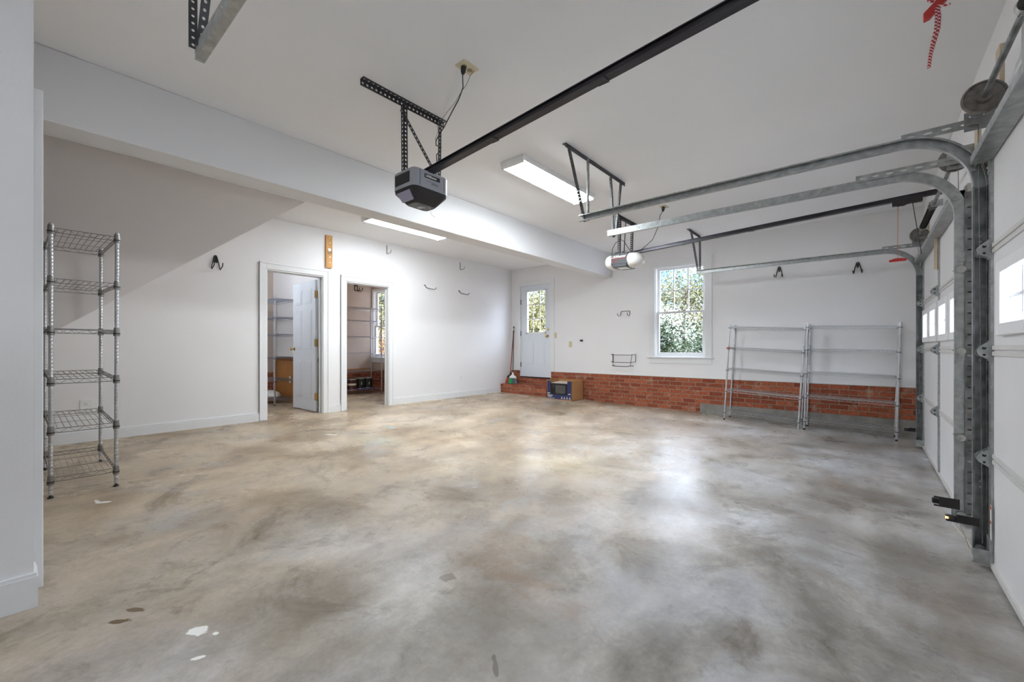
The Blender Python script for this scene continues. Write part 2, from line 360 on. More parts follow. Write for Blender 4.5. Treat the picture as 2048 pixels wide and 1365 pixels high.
# ------------------------------------------------------------------ mesh builder
class MB:
    def __init__(s): s.v = []; s.f = []; s.mi = []; s.cur = 0; s.st = []
    def add(s, vs, fs):
        s.st.append((len(s.v), len(s.f)))
        k = len(s.v); s.v += [tuple(p) for p in vs]
        for f in fs: s.f.append([i + k for i in f]); s.mi.append(s.cur)
        return s
    def m(s, i): s.cur = i; return s
    def each(s, name, mats, parent=None, **k):
        """one object for every piece added"""
        out = []
        for q in range(len(s.st)):
            a = s.st[q]; e_ = s.st[q + 1] if q + 1 < len(s.st) else (len(s.v), len(s.f))
            b = MB(); b.v = s.v[a[0]:e_[0]]; b.f = [[i - a[0] for i in f] for f in s.f[a[1]:e_[1]]]; b.mi = s.mi[a[1]:e_[1]]
            out.append(b.build(name, mats, parent, **k))
        return out
    def box(s, x0, x1, y0, y1, z0, z1):
        x0, x1 = sorted((x0, x1)); y0, y1 = sorted((y0, y1)); z0, z1 = sorted((z0, z1))
        return s.add([(x0, y0, z0), (x1, y0, z0), (x1, y1, z0), (x0, y1, z0), (x0, y0, z1), (x1, y0, z1), (x1, y1, z1), (x0, y1, z1)],
                     [(0, 3, 2, 1), (4, 5, 6, 7), (0, 1, 5, 4), (1, 2, 6, 5), (2, 3, 7, 6), (3, 0, 4, 7)])
    def prism(s, pts, h0, h1, axis='y'):
        """2-D polygon extruded along an axis; pts are (x,z) for y, (y,z) for x, (x,y) for z"""
        def P(a, b, h): return (a, h, b) if axis == 'y' else ((h, a, b) if axis == 'x' else (a, b, h))
        n = len(pts)
        area = sum(pts[i][0] * pts[(i + 1) % n][1] - pts[(i + 1) % n][0] * pts[i][1] for i in range(n))
        if (area > 0) == (axis == 'y'): pts = pts[::-1]
        return s.add([P(a, b, h0) for a, b in pts] + [P(a, b, h1) for a, b in pts],
                     [list(range(n))[::-1], list(range(n, 2 * n))] + [(i, (i + 1) % n, n + (i + 1) % n, n + i) for i in range(n)])
    def tube(s, pts, r, n=6, cap=True, closed=False):
        pts = [Vector(p) for p in pts]; m = len(pts); rs = r if isinstance(r, (list, tuple)) else [r] * m
        vs = []; up = None
        for i, p in enumerate(pts):
            if closed: d = (pts[(i + 1) % m] - pts[i - 1])
            else: d = (pts[min(i + 1, m - 1)] - pts[max(i - 1, 0)])
            if d.length < 1e-9: d = Vector((0, 0, 1))
            d.normalize()
            if up is None:
                up = Vector((0, 0, 1)) if abs(d.z) < 0.9 else Vector((1, 0, 0))
            a = d.cross(up)
            if a.length < 1e-4: a = d.cross(Vector((1, 0, 0)))
            a.normalize(); b = a.cross(d); up = b
            for k in range(n):
                t = 2 * pi * (k + .5) / n
                vs.append(p + (a * cos(t) + b * sin(t)) * rs[i])
        fs = []
        rng = m if closed else m - 1
        for i in range(rng):
            for k in range(n):
                j = (i + 1) % m
                fs.append((i * n + k, i * n + (k + 1) % n, j * n + (k + 1) % n, j * n + k))
        if cap and not closed:
            fs.append(list(range(n))[::-1]); fs.append([(m - 1) * n + k for k in range(n)])
        return s.add(vs, fs)
    def cyl(s, p0, p1, r, n=16): return s.tube([p0, p1], r, n)
    def lathe(s, prof, c=(0, 0, 0), axis=(0, 0, 1), n=20):
        """prof = [(r, h)] along axis"""
        ax = Vector(axis).normalized(); q = Vector((0, 0, 1)).rotation_difference(ax); vs = []; fs = []
        m = len(prof)
        for r, h in prof:
            for k in range(n):
                t = 2 * pi * k / n
                vs.append(Vector(c) + q @ Vector((r * cos(t), r * sin(t), h)))
        for i in range(m - 1):
            for k in range(n): fs.append((i * n + k, i * n + (k + 1) % n, (i + 1) * n + (k + 1) % n, (i + 1) * n + k))
        fs.append(list(range(n))[::-1]); fs.append([(m - 1) * n + k for k in range(n)])
        return s.add(vs, fs)
    def strip(s, o, u, w, nrm, wid, th, pitch, ha, hb):
        """perforated flat bar: o start, u unit along * length, w unit across, holes ha x hb"""
        o = Vector(o); L = Vector(u).length; u = Vector(u).normalized(); w = Vector(w).normalized(); nn = Vector(nrm).normalized() * th
        N = max(1, round(L / pitch)); p = L / N
        sq = [(-1, -1), (0, -1), (1, -1), (1, 0), (1, 1), (0, 1), (-1, 1), (-1, 0)]
        for i in range(N):
            c = o + u * (p * (i + .5)) + w * (wid / 2)
            vs = []
            for off in (Vector((0, 0, 0)), nn):
                vs += [c + off + u * (a * p / 2) + w * (b * wid / 2) for a, b in sq]
                vs += [c + off + u * (ha * cos(math.atan2(b, a))) + w * (hb * sin(math.atan2(b, a))) for a, b in sq]
            fs = []
            for k in range(8):
                j = (k + 1) % 8
                fs.append((k, j, 8 + j, 8 + k)); fs.append((16 + k, 24 + k, 24 + j, 16 + j)); fs.append((8 + k, 8 + j, 24 + j, 24 + k))
                if k in (0, 1, 4, 5): fs.append((k, 16 + k, 16 + j, j))
            if i == 0: fs += [(6, 22, 23, 7), (7, 23, 16, 0)]
            if i == N - 1: fs += [(2, 18, 19, 3), (3, 19, 20, 4)]
            s.add(vs, fs)
        return s
    def angle(s, p0, p1, w1, w2, wid=0.034, th=0.003, pitch=0.036, h=0.0085):
        """perforated angle iron from p0 to p1, flanges along w1 and w2"""
        p0 = Vector(p0); p1 = Vector(p1); u = p1 - p0
        w1 = Vector(w1) - u * (Vector(w1).dot(u) / u.dot(u)); w1.normalize()
        w2 = Vector(w2) - u * (Vector(w2).dot(u) / u.dot(u)); w2 = w2 - w1 * w2.dot(w1); w2.normalize()
        s.strip(p0, u, w1, w2, wid, th, pitch, h, h)
        s.strip(p0, u, w2, w1, wid, th, pitch, h, h)
        return s
    def sweep(s, prof, path, frame):
        """prof = closed 2-D polygon (a,b); frame(i) -> (A,B) vectors at path[i]"""
        vs = []; n = len(prof); m = len(path)
        for i, p in enumerate(path):
            A, B = frame(i)
            vs += [Vector(p) + Vector(A) * a + Vector(B) * b for a, b in prof]
        fs = []
        for i in range(m - 1):
            for k in range(n): fs.append((i * n + k, i * n + (k + 1) % n, (i + 1) * n + (k + 1) % n, (i + 1) * n + k))
        fs.append(list(range(n))[::-1]); fs.append([(m - 1) * n + k for k in range(n)])
        return s.add(vs, fs)
    def build(s, name, mats, parent=None, world=True, smooth=False, bevel=0, loc=None):
        me = bpy.data.meshes.new(name)
        off = Vector((0, 0, 0))
        if parent is not None and world:
            q = parent
            while q is not None: off += q.location; q = q.parent
        if loc is not None: off += Vector(loc)
        me.from_pydata([Vector(p) - off for p in s.v], [], s.f)
        if not isinstance(mats, (list, tuple)): mats = [mats]
        for mt in mats: me.materials.append(mt)
        for p, i in zip(me.polygons, s.mi): p.material_index = i
        bm = bmesh.new(); bm.from_mesh(me); bmesh.ops.recalc_face_normals(bm, faces=bm.faces); bm.to_mesh(me); bm.free()
        if smooth:
            for p in me.polygons: p.use_smooth = True
            try: me.set_sharp_from_angle(angle=radians(40))
            except Exception: pass
        o = bpy.data.objects.new(name, me); COL.objects.link(o)
        if parent is not None: o.parent = parent
        if loc is not None: o.location = loc
        if bevel:
            md = o.modifiers.new('bevel', 'BEVEL'); md.width = bevel; md.segments = 2; md.limit_method = 'ANGLE'; md.angle_limit = radians(40)
            md.harden_normals = False
        return o

def tag(o, label, cat, group=None, kind=None):
    o['label'] = label; o['category'] = cat
    if group: o['group'] = group
    if kind: o['kind'] = kind
    return o
def thing(name, label, cat, loc=(0, 0, 0), group=None, rot=None):
    o = bpy.data.objects.new(name, None); COL.objects.link(o); o.location = loc; o.empty_display_size = 0.1
    if rot: o.rotation_euler = rot
    return tag(o, label, cat, group)
def struct(name, mb, mats, label=None, cat=None, **k):
    o = mb.build(name, mats, **k); o['kind'] = 'structure'
    if label: o['label'] = label; o['category'] = cat
    return o
def sroot(name, label, cat, loc=(0, 0, 0)):
    o = thing(name, label, cat, loc); o['kind'] = 'structure'; return o
def dup(root, loc, label=None, group=None, rot=None):
    r = root.copy(); COL.objects.link(r); r.location = loc
    if rot: r.rotation_euler = rot
    if label: r['label'] = label
    if group: r['group'] = group
    for ch in list(root.children):
        c = ch.copy(); COL.objects.link(c); c.parent = r
        for g in list(ch.children):
            d = g.copy(); COL.objects.link(d); d.parent = c
    return r
def text(name, body, size, origin, right, up, mt, parent, ext=0.0006, align='LEFT', bold=0.0):
    cu = bpy.data.curves.new('t', 'FONT'); cu.body = body; cu.size = size; cu.extrude = ext; cu.align_x = align; cu.offset = bold
    to = bpy.data.objects.new('t', cu); COL.objects.link(to)
    dg = bpy.context.evaluated_depsgraph_get(); me = bpy.data.meshes.new_from_object(to.evaluated_get(dg))
    bpy.data.objects.remove(to)
    R = Vector(right).normalized(); U = Vector(up).normalized(); N = R.cross(U)
    off = Vector((0, 0, 0)); q = parent
    while q is not None: off += q.location; q = q.parent
    for v in me.vertices: v.co = Vector(origin) - off + R * v.co.x + U * v.co.y + N * v.co.z
    me.materials.clear(); me.materials.append(mt)
    o = bpy.data.objects.new(name, me); COL.objects.link(o); o.parent = parent
    return o
def arc(c, r, a0, a1, n, A, B):
    return [Vector(c) + Vector(A) * (r * cos(a0 + (a1 - a0) * i / n)) + Vector(B) * (r * sin(a0 + (a1 - a0) * i / n)) for i in range(n + 1)]

# =================================================================== STRUCTURE
# floor: slopes down towards the garage doors
b = MB()
b.add([(-9.1, YNEAR - .1, 0), (XL, YNEAR - .1, 0), (XL, YF + .1, 0), (-9.1, YF + .1, 0), (XR + .12, YNEAR - .1, FZ(XR + .12)), (XR + .12, YF + .1, FZ(XR + .12))],
      [(0, 1, 2, 3), (1, 4, 5, 2)])
b.add([(-9.1, YNEAR - .1, -.35), (XR + .12, YNEAR - .1, -.35), (XR + .12, YF + .1, -.35), (-9.1, YF + .1, -.35)], [(0, 3, 2, 1)])
b.add([(-9.1, YNEAR - .1, 0), (XL, YNEAR - .1, 0), (XR + .12, YNEAR - .1, FZ(XR + .12)), (XR + .12, YNEAR - .1, -.35), (-9.1, YNEAR - .1, -.35)], [(0, 4, 3, 2, 1)])
b.add([(-9.1, YF + .1, 0), (XL, YF + .1, 0), (XR + .12, YF + .1, FZ(XR + .12)), (XR + .12, YF + .1, -.35), (-9.1, YF + .1, -.35)], [(0, 1, 2, 3, 4)])
b.add([(XR + .12, YNEAR - .1, FZ(XR + .12)), (XR + .12, YF + .1, FZ(XR + .12)), (XR + .12, YF + .1, -.35), (XR + .12, YNEAR - .1, -.35)], [(0, 3, 2, 1)])
b.add([(-9.1, YNEAR - .1, 0), (-9.1, YF + .1, 0), (-9.1, YF + .1, -.35), (-9.1, YNEAR - .1, -.35)], [(0, 1, 2, 3)])
struct('floor', b, M_FLOOR)
struct('ceiling', MB().box(-9.1, XR + .2, YNEAR - .2, YF + .2, ZC, ZC + .15), M_CEIL)

# left wall with its two openings
D1 = (2.235, 3.03, 2.10); D2 = (3.40, 4.185, 2.07)
T = 0.10
b = MB()
for y0, y1, z0, z1 in [(YNEAR, D1[0], 0, ZC), (D1[0], D1[1], D1[2], ZC), (D1[1], D2[0], 0, ZC), (D2[0], D2[1], D2[2], ZC), (D2[1], YF, 0, ZC)]:
    b.box(XL - T, XL, y0, y1, z0, z1)
struct('wall_left', b, M_WALL)
# far wall: painted part above, with door and window openings
DX0, DX1, DZ0, DZ1 = -6.10, -5.225, 0.33, 2.425
WX0, WX1, WZ0, WZ1 = -2.935, -2.065, 0.84, 2.455
b = MB()
for x0, x1, z0, z1 in [(XL - T, DX0, ZBR, ZC), (DX0, DX1, DZ1, ZC), (DX1, WX0, ZBR, ZC), (WX0, WX1, ZBR, WZ0), (WX0, WX1, WZ1, ZC), (WX1, XR + T, ZBR, ZC)]:
    b.box(x0, x1, YF, YF + .14, z0, z1)
struct('wall_far', b, M_WALL)
b = MB()
for x0, x1, z0, z1 in [(XL, DX0, -.05, ZBR), (DX0, DX1, -.05, DZ0), (DX1, XR, -.20, ZBR)]:
    b.box(x0, x1, YF - .006, YF + .14, z0, z1)
struct('wall_far_brick', b, M_BRICK, 'low band of red brick along the bottom of the far wall', 'brick wall')
b = MB(); b.box(-2.15, XR - .02, YF - .022, YF - .006, -.22, ZFT); struct('wall_far_footing', b, M_FOOT, 'grey concrete footing below the brick of the far wall', 'footing')
b = MB(); b.box(DX1 + .02, XR, YF - .009, YF + .0, ZBR, ZBR + .012); struct('trim_1', b, M_TRIM)
# right wall around the two garage doors
G1 = (0.50, 3.38); G2 = (4.06, 6.84); GTOP = 2.07
b = MB()
for y0, y1, z0, z1 in [(YNEAR, G1[0] + .02, -.2, ZC), (G1[0] + .02, G1[1] - .02, GTOP - .02, ZC), (G1[1] - .02, G2[0] + .02, -.2, ZC), (G2[0] + .02, G2[1] - .02, GTOP - .02, ZC), (G2[1] - .02, YF + .1, -.2, ZC)]:
    b.box(XR, XR + .14, y0, y1, z0, z1)
struct('wall_right', b, M_WALL)
b = MB()
for y in (G1[0] - .07, G1[1] + .0, G2[0] - .09, G2[1] + .0):
    b.box(XR - .018, XR, y, y + .09, FZ(XR) + .005, GTOP + .55)
[o_.__setitem__('kind', 'structure') for o_ in b.each('trim_2', M_JAMBW)]
b = MB()
for y0, y1 in ((2.42, 2.60), (2.86, 2.95), (5.28, 5.38)):
    b.box(XR - .038, XR, y0, y1, GTOP + .02, ZC)
[o_.__setitem__('kind', 'structure') for o_ in b.each('trim_3', M_TRIM)]
struct('wall_near', MB().box(-6.6, XR + .14, YNEAR - .12, YNEAR, -.2, ZC), M_WALL)
# block to the left of the camera with a door frame
struct('wall_near_left', MB().box(XB1, -2.69, YNEAR, .048, -.12, ZC), M_WALL)
b = MB()
b.prism([(XB1, FZ(XB1) - .02), (-2.675, FZ(-2.675) - .02), (-2.675, .045), (-2.680, .06), (-2.688, .07), (XB1, .07)], -1.5, -1.5)
b = MB()
b.box(-2.69, -2.675, YNEAR, .060, -.12, .035); b.box(-2.69, -2.679, YNEAR, .056, .035, .05)
b.box(-2.82, -2.69, .048, .060, -.12, .035); b.box(-2.82, -2.69, .048, .056, .035, .05)
struct('baseboard_near_left', b, M_TRIM)
b = MB()
b.box(-2.955, -2.868, .048, .080, -.1, 2.175); b.box(-3.74, -3.655, .048, .080, -.1, 2.175); b.box(-3.655, -2.955, .048, .080, 2.09, 2.175)
o = struct('trim_4', b, M_TRIM, bevel=.004)
r = sroot('door_3', 'closed white door beside the near left wall corner', 'door', (-3.3, .05, -.08))
MB().box(-3.655, -2.955, .045, .062, -.078, 2.09).build('panel', M_DOOR, r)
b = MB()
for z0, z1 in ((.1, .75), (.95, 1.95)):
    for x0, x1 in ((-3.56, -3.35), (-3.26, -3.05)): b.box(x0, x1, .060, .067, z0, z1)
b.each('moulding', M_DOOR, r, bevel=.003)
MB().box(-3.645, -3.60, .062, .065, .86, .96).build('latch_plate', M_BRASS, r)
# dropped beam and stair enclosure
struct('ceiling_beam', MB().box(XB2, XB1, .048, YF, ZB, ZC), M_BEAM, 'long white boxed beam running under the ceiling to the far wall', 'beam', bevel=.006)
sl = (2.826 - 1.126) / (2.333 - .191)
y0z = .191 - (1.126 - 0) / sl; ytop = .191 + (ZC - 1.126) / sl
struct('wall_stair', MB().prism([(YNEAR, 0), (y0z, 0), (ytop, ZC), (YNEAR, ZC)], XL, -5.35, 'x'), mat('stair_paint', srgb(232, 226, 223), .75, nscale=1, namt=.02),
       'sloping underside and side of the boxed staircase above the wire shelf', 'stair enclosure')
# baseboards on left wall
b = MB()
def baseb(b, y0, y1, h=.115):
    b.box(XL, XL + .018, y0, y1, FZ(XL) - .01, h - .022); b.box(XL, XL + .011, y0, y1, h - .022, h - .014); b.box(XL, XL + .014, y0, y1, h - .014, h - .006); b.box(XL, XL + .006, y0, y1, h - .006, h)
baseb(b, YNEAR, D1[0] - .09); baseb(b, D1[1] + .09, D2[0] - .09); baseb(b, D2[1] + .09, 7.10)
struct('baseboard_left', b, M_TRIM)
# door casings and jambs
def casing(name, y0, y1, z1, w=.088):
    b = MB()
    for a, c in ((y0 - w, y0), (y1, y1 + w)):
        b.box(XL, XL + .018, a, c, 0, z1 + w)
        s_ = a if a < y0 - .01 else c - .018
        b.box(XL, XL + .026, s_, s_ + .018, 0, z1 + w)
    b.box(XL, XL + .018, y0, y1, z1, z1 + w); b.box(XL, XL + .026, y0 - w, y1 + w, z1 + w - .018, z1 + w)
    b.box(XL - T - .005, XL + .004, y0 - .0, y0 + .018, 0, z1); b.box(XL - T - .005, XL + .004, y1 - .010, y1, 0, z1); b.box(XL - T - .005, XL + .004, y0, y1, z1 - .018, z1)
    b.box(XL - .08, XL - .045, y0 + .018, y0 + .03, 0, z1 - .018); b.box(XL - .08, XL - .045, y1 - .03, y1 - .018, 0, z1 - .018); b.box(XL - .08, XL - .045, y0 + .018, y1 - .018, z1 - .03, z1 - .018)
    struct(name, b, M_TRIM, bevel=.003)
casing('trim_5', *D1); casing('trim_6', *D2)

# closets behind the left wall
b = MB()
b.box(XRM - .12, XRM, 0.9, 5.54, 0.50, ZC); struct('wall_closet_back', b, M_CLOSET)
b = MB(); b.box(XRM - .12, XRM - .002, 0.9, 5.54, 0, .5); b.box(XRM, XL - T, 5.42, 5.54, 0, .5)
struct('wall_closet_brick', b, M_BRICK, 'red brick band low on the closet walls', 'brick wall')
b = MB(); b.box(XRM, XRM + .02, .9, 5.42, .50, .525); struct('trim_7', b, M_OAK)
struct('wall_closet_partition', MB().box(XRM, XL - T, 3.262, 3.35, 0, ZC), M_WALL)
struct('wall_closet_near', MB().box(XRM, XL - T, .9, 1.0, 0, ZC), M_WALL)
CWX0, CWX1, CWZ0, CWZ1 = -8.85, -8.22, .78, 2.34
b = MB()
for x0, x1, z0, z1 in [(XRM, CWX0, .5, ZC), (CWX0, CWX1, .5, CWZ0), (CWX0, CWX1, CWZ1, ZC), (CWX1, XL - T, .5, ZC)]: b.box(x0, x1, 5.42, 5.54, z0, z1)
struct('wall_closet_far', b, M_CLOSET)

# ------------------------------------------------------------------ windows
def hung_window(name, label, x0, x1, z0, z1, yw, meet, cols, sill=True, cas=.10):
    r = sroot(name, label, 'window', ((x0 + x1) / 2, yw, z0))
    b = MB(); b.box(x0, x0 + .02, yw - .002, yw + .12, z0, z1); b.box(x1 - .02, x1, yw - .002, yw + .12, z0, z1); b.box(x0, x1, yw - .002, yw + .12, z1 - .02, z1); b.box(x0, x1, yw - .002, yw + .13, z0, z0 + .02)
    b.build('frame', M_TRIM, r)
    if cas:
        b = MB(); b.box(x0 - cas, x0 + .004, yw - .02, yw, z0 - .02, z1 + cas); b.box(x1 - .004, x1 + cas, yw - .02, yw, z0 - .02, z1 + cas); b.box(x0 - .005, x1 + .005, yw - .02, yw, z1 - .004, z1 + cas)
        b.build('casing', M_TRIM, r, bevel=.003)
        MB().box(x0 - cas - .03, x1 + cas + .03, yw - .05, yw + .02, z0 - .02, z0 + .004).build('sill', M_TRIM, r, bevel=.004)
        MB().box(x0 - cas, x1 + cas, yw - .018, yw, z0 - .115, z0 - .02).build('apron', M_TRIM, r, bevel=.004)
    for nm, za, zb, yo, nc, nr in (('upper_sash', meet - .015, z1 - .02, .075, cols, 2 if cols > 1 else 1), ('lower_sash', z0 + .02, meet + .02, .035, 1, 1)):
        xa, xb = x0 + .02, x1 - .02
        w = .045; wb = .06 if nm == 'lower_sash' else .035
        b = MB(); b.box(xa, xa + w, yw + yo, yw + yo + .035, za, zb); b.box(xb - w, xb, yw + yo, yw + yo + .035, za, zb)
        b.box(xa + w, xb - w, yw + yo, yw + yo + .035, za, za + wb); b.box(xa + w, xb - w, yw + yo, yw + yo + .035, zb - .035, zb)
        for i in range(1, nc):
            x = xa + w + (xb - xa - 2 * w) * i / nc; b.box(x - .009, x + .009, yw + yo + .005, yw + yo + .03, za + .02, zb - .02)
        for i in range(1, nr):
            z = za + wb + (zb - .035 - za - wb) * i / nr; b.box(xa + w, xb - w, yw + yo + .005, yw + yo + .03, z - .009, z + .009)
        s_ = b.build(nm, M_TRIM, r)
        MB().box(xa + w - .005, xb - w + .005, yw + yo + .016, yw + yo + .019, za + .02, zb - .02).build('pane', M_GLASS, s_)
    return r
hung_window('window_1', 'white sash window with six small panes over one large pane in the far wall', WX0, WX1, WZ0, WZ1, YF, 1.63, 3)
hung_window('window_2', 'narrow window seen through the right hand closet opening', CWX0, CWX1, CWZ0, CWZ1, 5.42, 1.5, 1, cas=.03)

# exterior door in far wall
r = sroot('door_1', 'white exterior door with nine small panes at the top of the brick step', 'door', ((DX0 + DX1) / 2, YF, DZ0))
sx0, sx1, sz0, sz1 = -6.075, -5.25, .352, 2.405
gx0, gx1, gz0, gz1 = -5.915, -5.360, 1.325, 2.30
b = MB(); yy0, yy1 = YF + .012, YF + .055
b.box(sx0, gx0, yy0, yy1, sz0, sz1); b.box(gx1, sx1, yy0, yy1, sz0, sz1); b.box(gx0, gx1, yy0, yy1, sz0, gz0); b.box(gx0, gx1, yy0, yy1, gz1, sz1)
b.build('slab', M_DOOR, r)
b = MB()
for x0, x1 in ((-5.935, -5.715), (-5.615, -5.395)):
    b = MB(); b.box(x0, x1, yy0 - .008, yy0, .62, 1.16)
    b.box(x0 + .035, x1 - .035, yy0 - .013, yy0 - .008, .66, 1.12)
    b.build('raised_panel', M_DOOR, r, bevel=.006)
b = MB(); w = .028
b.box(gx0 - .01, gx0 + w, yy0 - .01, yy1, gz0 - .01, gz1 + .01); b.box(gx1 - w, gx1 + .01, yy0 - .01, yy1, gz0 - .01, gz1 + .01); b.box(gx0, gx1, yy0 - .01, yy1, gz0 - .01, gz0 + w); b.box(gx0, gx1, yy0 - .01, yy1, gz1 - w, gz1 + .01)
for i in (1, 2):
    x = gx0 + (gx1 - gx0) * i / 3; b.box(x - .010, x + .010, yy0 + .006, yy0 + .018, gz0, gz1)
    z = gz0 + (gz1 - gz0) * i / 3; b.box(gx0, gx1, yy0 + .006, yy0 + .018, z - .010, z + .010)
g = b.build('lite_frame', M_TRIM, r)
MB().box(gx0, gx1, YF + .033, YF + .036, gz0, gz1).build('pane', M_GLASS, g)
b = MB()
for x0, x1 in ((DX0 - .055, DX0 + .022), (DX1 - .022, DX1 + .09)):
    b.box(x0, x1, YF - .018, YF, ZBR + .013, DZ1 - .018)
b.box(DX0 - .055, DX1 + .09, YF - .018, YF, DZ1 - .018, DZ1 + .09)
b.box(DX0, DX0 + .022, YF + .001, YF + .12, DZ0, DZ1 - .019); b.box(DX1 - .022, DX1, YF + .001, YF + .12, DZ0, DZ1 - .019); b.box(DX0 + .001, DX1 - .001, YF + .001, YF + .12, DZ1 - .018, DZ1 - .001)
b.build('frame', M_TRIM, r, bevel=.002)
MB().box(DX0 + .02, DX1 - .02, YF - .02, YF + .12, DZ0 - .002, DZ0 + .02).build('threshold', M_BLACK, r)
MB().lathe([(.028, 0), (.028, .006), (.012, .01), (.012, .03), (.028, .042), (.031, .056), (.018, .068)], (-5.325, yy0, 1.262), (0, -1, 0), 18).build('knob', M_BRASS, r, smooth=True)
MB().lathe([(.027, 0), (.027, .01), (.02, .016), (.008, .02)], (-5.315, yy0, 1.41), (0, -1, 0), 18).build('deadbolt', M_BRASS, r, smooth=True)
for z in (.62, 1.33, 2.05):
    MB().box(-6.092, -6.068, YF - .012, YF + .014, z - .055, z + .055).build('hinge', M_GALVD, r)

# open six panel door of the left closet
r = sroot('door_2', 'open white six panel door swung into the left closet', 'door', (-6.50, 3.0, 0))
y0, y1 = 2.985, 3.022; xa, xb = -7.31, -6.50
MB().box(xa, xb, y0, y1, .015, 2.055).build('slab', M_DOOR, r, bevel=.002)
b = MB()
for side, yb, sg in ((0, y0, -1), (1, y1, 1)):
    for (z0, z1) in ((.2, .80), (.98, 1.60), (1.70, 1.93)):
        for (x0, x1) in ((xa + .115, xa + .345), (xa + .465, xa + .695)):
            b = MB()
            for k, (ins, dp) in enumerate(((0, .006), (.03, .010))):
                b.box(x0 + ins, x1 - ins, yb, yb + sg * dp, z0 + ins, z1 - ins)
            b.build('raised_panel', M_DOOR, r, bevel=.004)
for s_ in (-1, 1):
    yb = y0 if s_ < 0 else y1
    MB().lathe([(.026, 0), (.026, .006), (.010, .01), (.010, .03), (.024, .04), (.027, .054), (.015, .064)], (xa + .06, yb, .98), (0, s_, 0), 16).build('knob', M_BRASS, r, smooth=True)
for z in (.245, 1.08, 1.83):
    b = MB(); b.box(xb - .002, xb + .02, y0 - .012, y0 + .03, z - .055, z + .055); b.cyl((xb + .012, y0 - .012, z - .058), (xb + .012, y0 - .012, z + .058), .007, 8)
    b.build('hinge', M_BRASS, r)

# brick step under the exterior door
b = MB(); b.box(XL + .0, -5.08, 7.11, YF - .006, -.04, .185)
tag(b.build('brick_step', M_BRICK, bevel=.004), 'low red brick step in front of the exterior door', 'step')

# =================================================================== LIGHT FIXTURES
def fixture(label, x0, x1, y0, y1, lens_m=None):
    r = thing('ceiling_light', label, 'ceiling light', ((x0 + x1) / 2, (y0 + y1) / 2, ZC), 'long ceiling lights')
    b = MB(); b.box(x0, x1, y0, y1, ZC - .02, ZC); b.build('base', M_WHITEP, r)
    for ya, yb in ((y0, y0 + .022), (y1 - .022, y1)):
        MB().prism([(x0, ZC - .02), (x0 + .012, ZC - .068), (x1 - .012, ZC - .068), (x1, ZC - .02)], ya, yb).build('end_cap', M_WHITEP, r)
    for xa_, xb_ in ((x0, x0 + .006), (x1 - .006, x1)):
        MB().box(xa_, xb_, y0 + .022, y1 - .022, ZC - .052, ZC - .02).build('side_rail', M_WHITEP, r)
    MB().prism([(x0 + .007, ZC - .03), (x0 + .009, ZC - .055), (x0 + .05, ZC - .067), (x1 - .05, ZC - .067), (x1 - .009, ZC - .055), (x1 - .007, ZC - .03)], y0 + .023, y1 - .023).build('diffuser', lens_m or M_LAMP, r)
    return r
fixture('lit white ceiling light over the open floor between the two door openers', -2.745, -2.455, 3.07, 4.42)
fixture('lit white ceiling light beyond the beam, near the closet doors', -5.36, -5.07, 3.09, 4.45, M_LAMP3)

fixture('added fill ceiling light behind the viewer', -.75, -.46, -1.35, 0.0, M_LAMP2)  # unseen fixture added to brighten the room
def bulb(label, x, y, col, w):  # unseen bulb added to brighten a closet
    r = thing('ceiling_light', label, 'ceiling light', (x, y, ZC), 'added closet fill lights')
    MB().lathe([(.06, 0), (.06, .02), (.03, .03)], (x, y, ZC), (0, 0, -1), 20).build('base', M_WHITEP, r, smooth=True)
    m_ = emis('fill_bulb_globe', col, w)
    MB().lathe([(.025, .03), (.05, .045), (.062, .08), (.055, .11), (.03, .13), (.008, .135)], (x, y, ZC), (0, 0, -1), 20).build('globe', m_, r, smooth=True)
bulb('added fill bulb on the ceiling of the left closet', -7.4, 1.9, (.86, .93, 1, 1), 110)
bulb('added fill bulb on the ceiling of the right closet', -7.3, 4.2, (1, .88, .76, 1), 30)

# =================================================================== WIRE SHELVING
def wire_shelf_mesh(L, Dp, nlong, ncross, wr, along, dense):
    """shelf in local coords: x 0..L, y 0..Dp, z 0 = top wires.  along: main wires run along x, else along y"""
    b = MB(); h = -.03
    for (p, q) in (((0, 0), (L, 0)), ((0, Dp), (L, Dp)), ((0, 0), (0, Dp)), ((L, 0), (L, Dp))):
        b.tube([(p[0], p[1], 0), (q[0], q[1], 0)], wr * 1.3, 5); b.tube([(p[0], p[1], h), (q[0], q[1], h)], wr * 1.3, 5)
        ln = math.hypot(q[0] - p[0], q[1] - p[1]); n = max(4, int(ln / .045)); n += n % 2
        pts = []
        for i in range(n + 1):
            t = i / n; pts.append((p[0] + (q[0] - p[0]) * t, p[1] + (q[1] - p[1]) * t, 0 if i % 2 == 0 else h))
        b.tube(pts, wr, 4)
    if along:
        for i in range(1, nlong): b.tube([(0, Dp * i / nlong, 0), (L, Dp * i / nlong, 0)], wr, 4)
        for i in range(1, ncross): b.tube([(L * i / ncross, 0, -.004), (L * i / ncross, Dp, -.004)], wr, 4)
    else:
        for i in range(1, ncross): b.tube([(L * i / ncross, 0, 0), (L * i / ncross, Dp, 0)], wr, 4)
        for i in range(1, nlong): b.tube([(0, Dp * i / nlong, -.006), (L, Dp * i / nlong, -.006)], wr * 1.4, 4)
    for cx in (0, L):
        for cy in (0, Dp):
            b.lathe([(.0185, -.045), (.0195, -.04), (.0165, .012), (.016, .018)], (cx, cy, 0), (0, 0, 1), 12)
    return b
def post_mesh(H, r=.0125):
    prof = [(r * .9, .0)]
    z = .03
    while z < H - .02:
        prof += [(r, z - .0015), (r * .93, z), (r, z + .0015)]; z += .026
    prof += [(r, H - .006), (r * .8, H)]
    return MB().lathe(prof, (0, 0, 0), (0, 0, 1), 10)
UNITS = {}
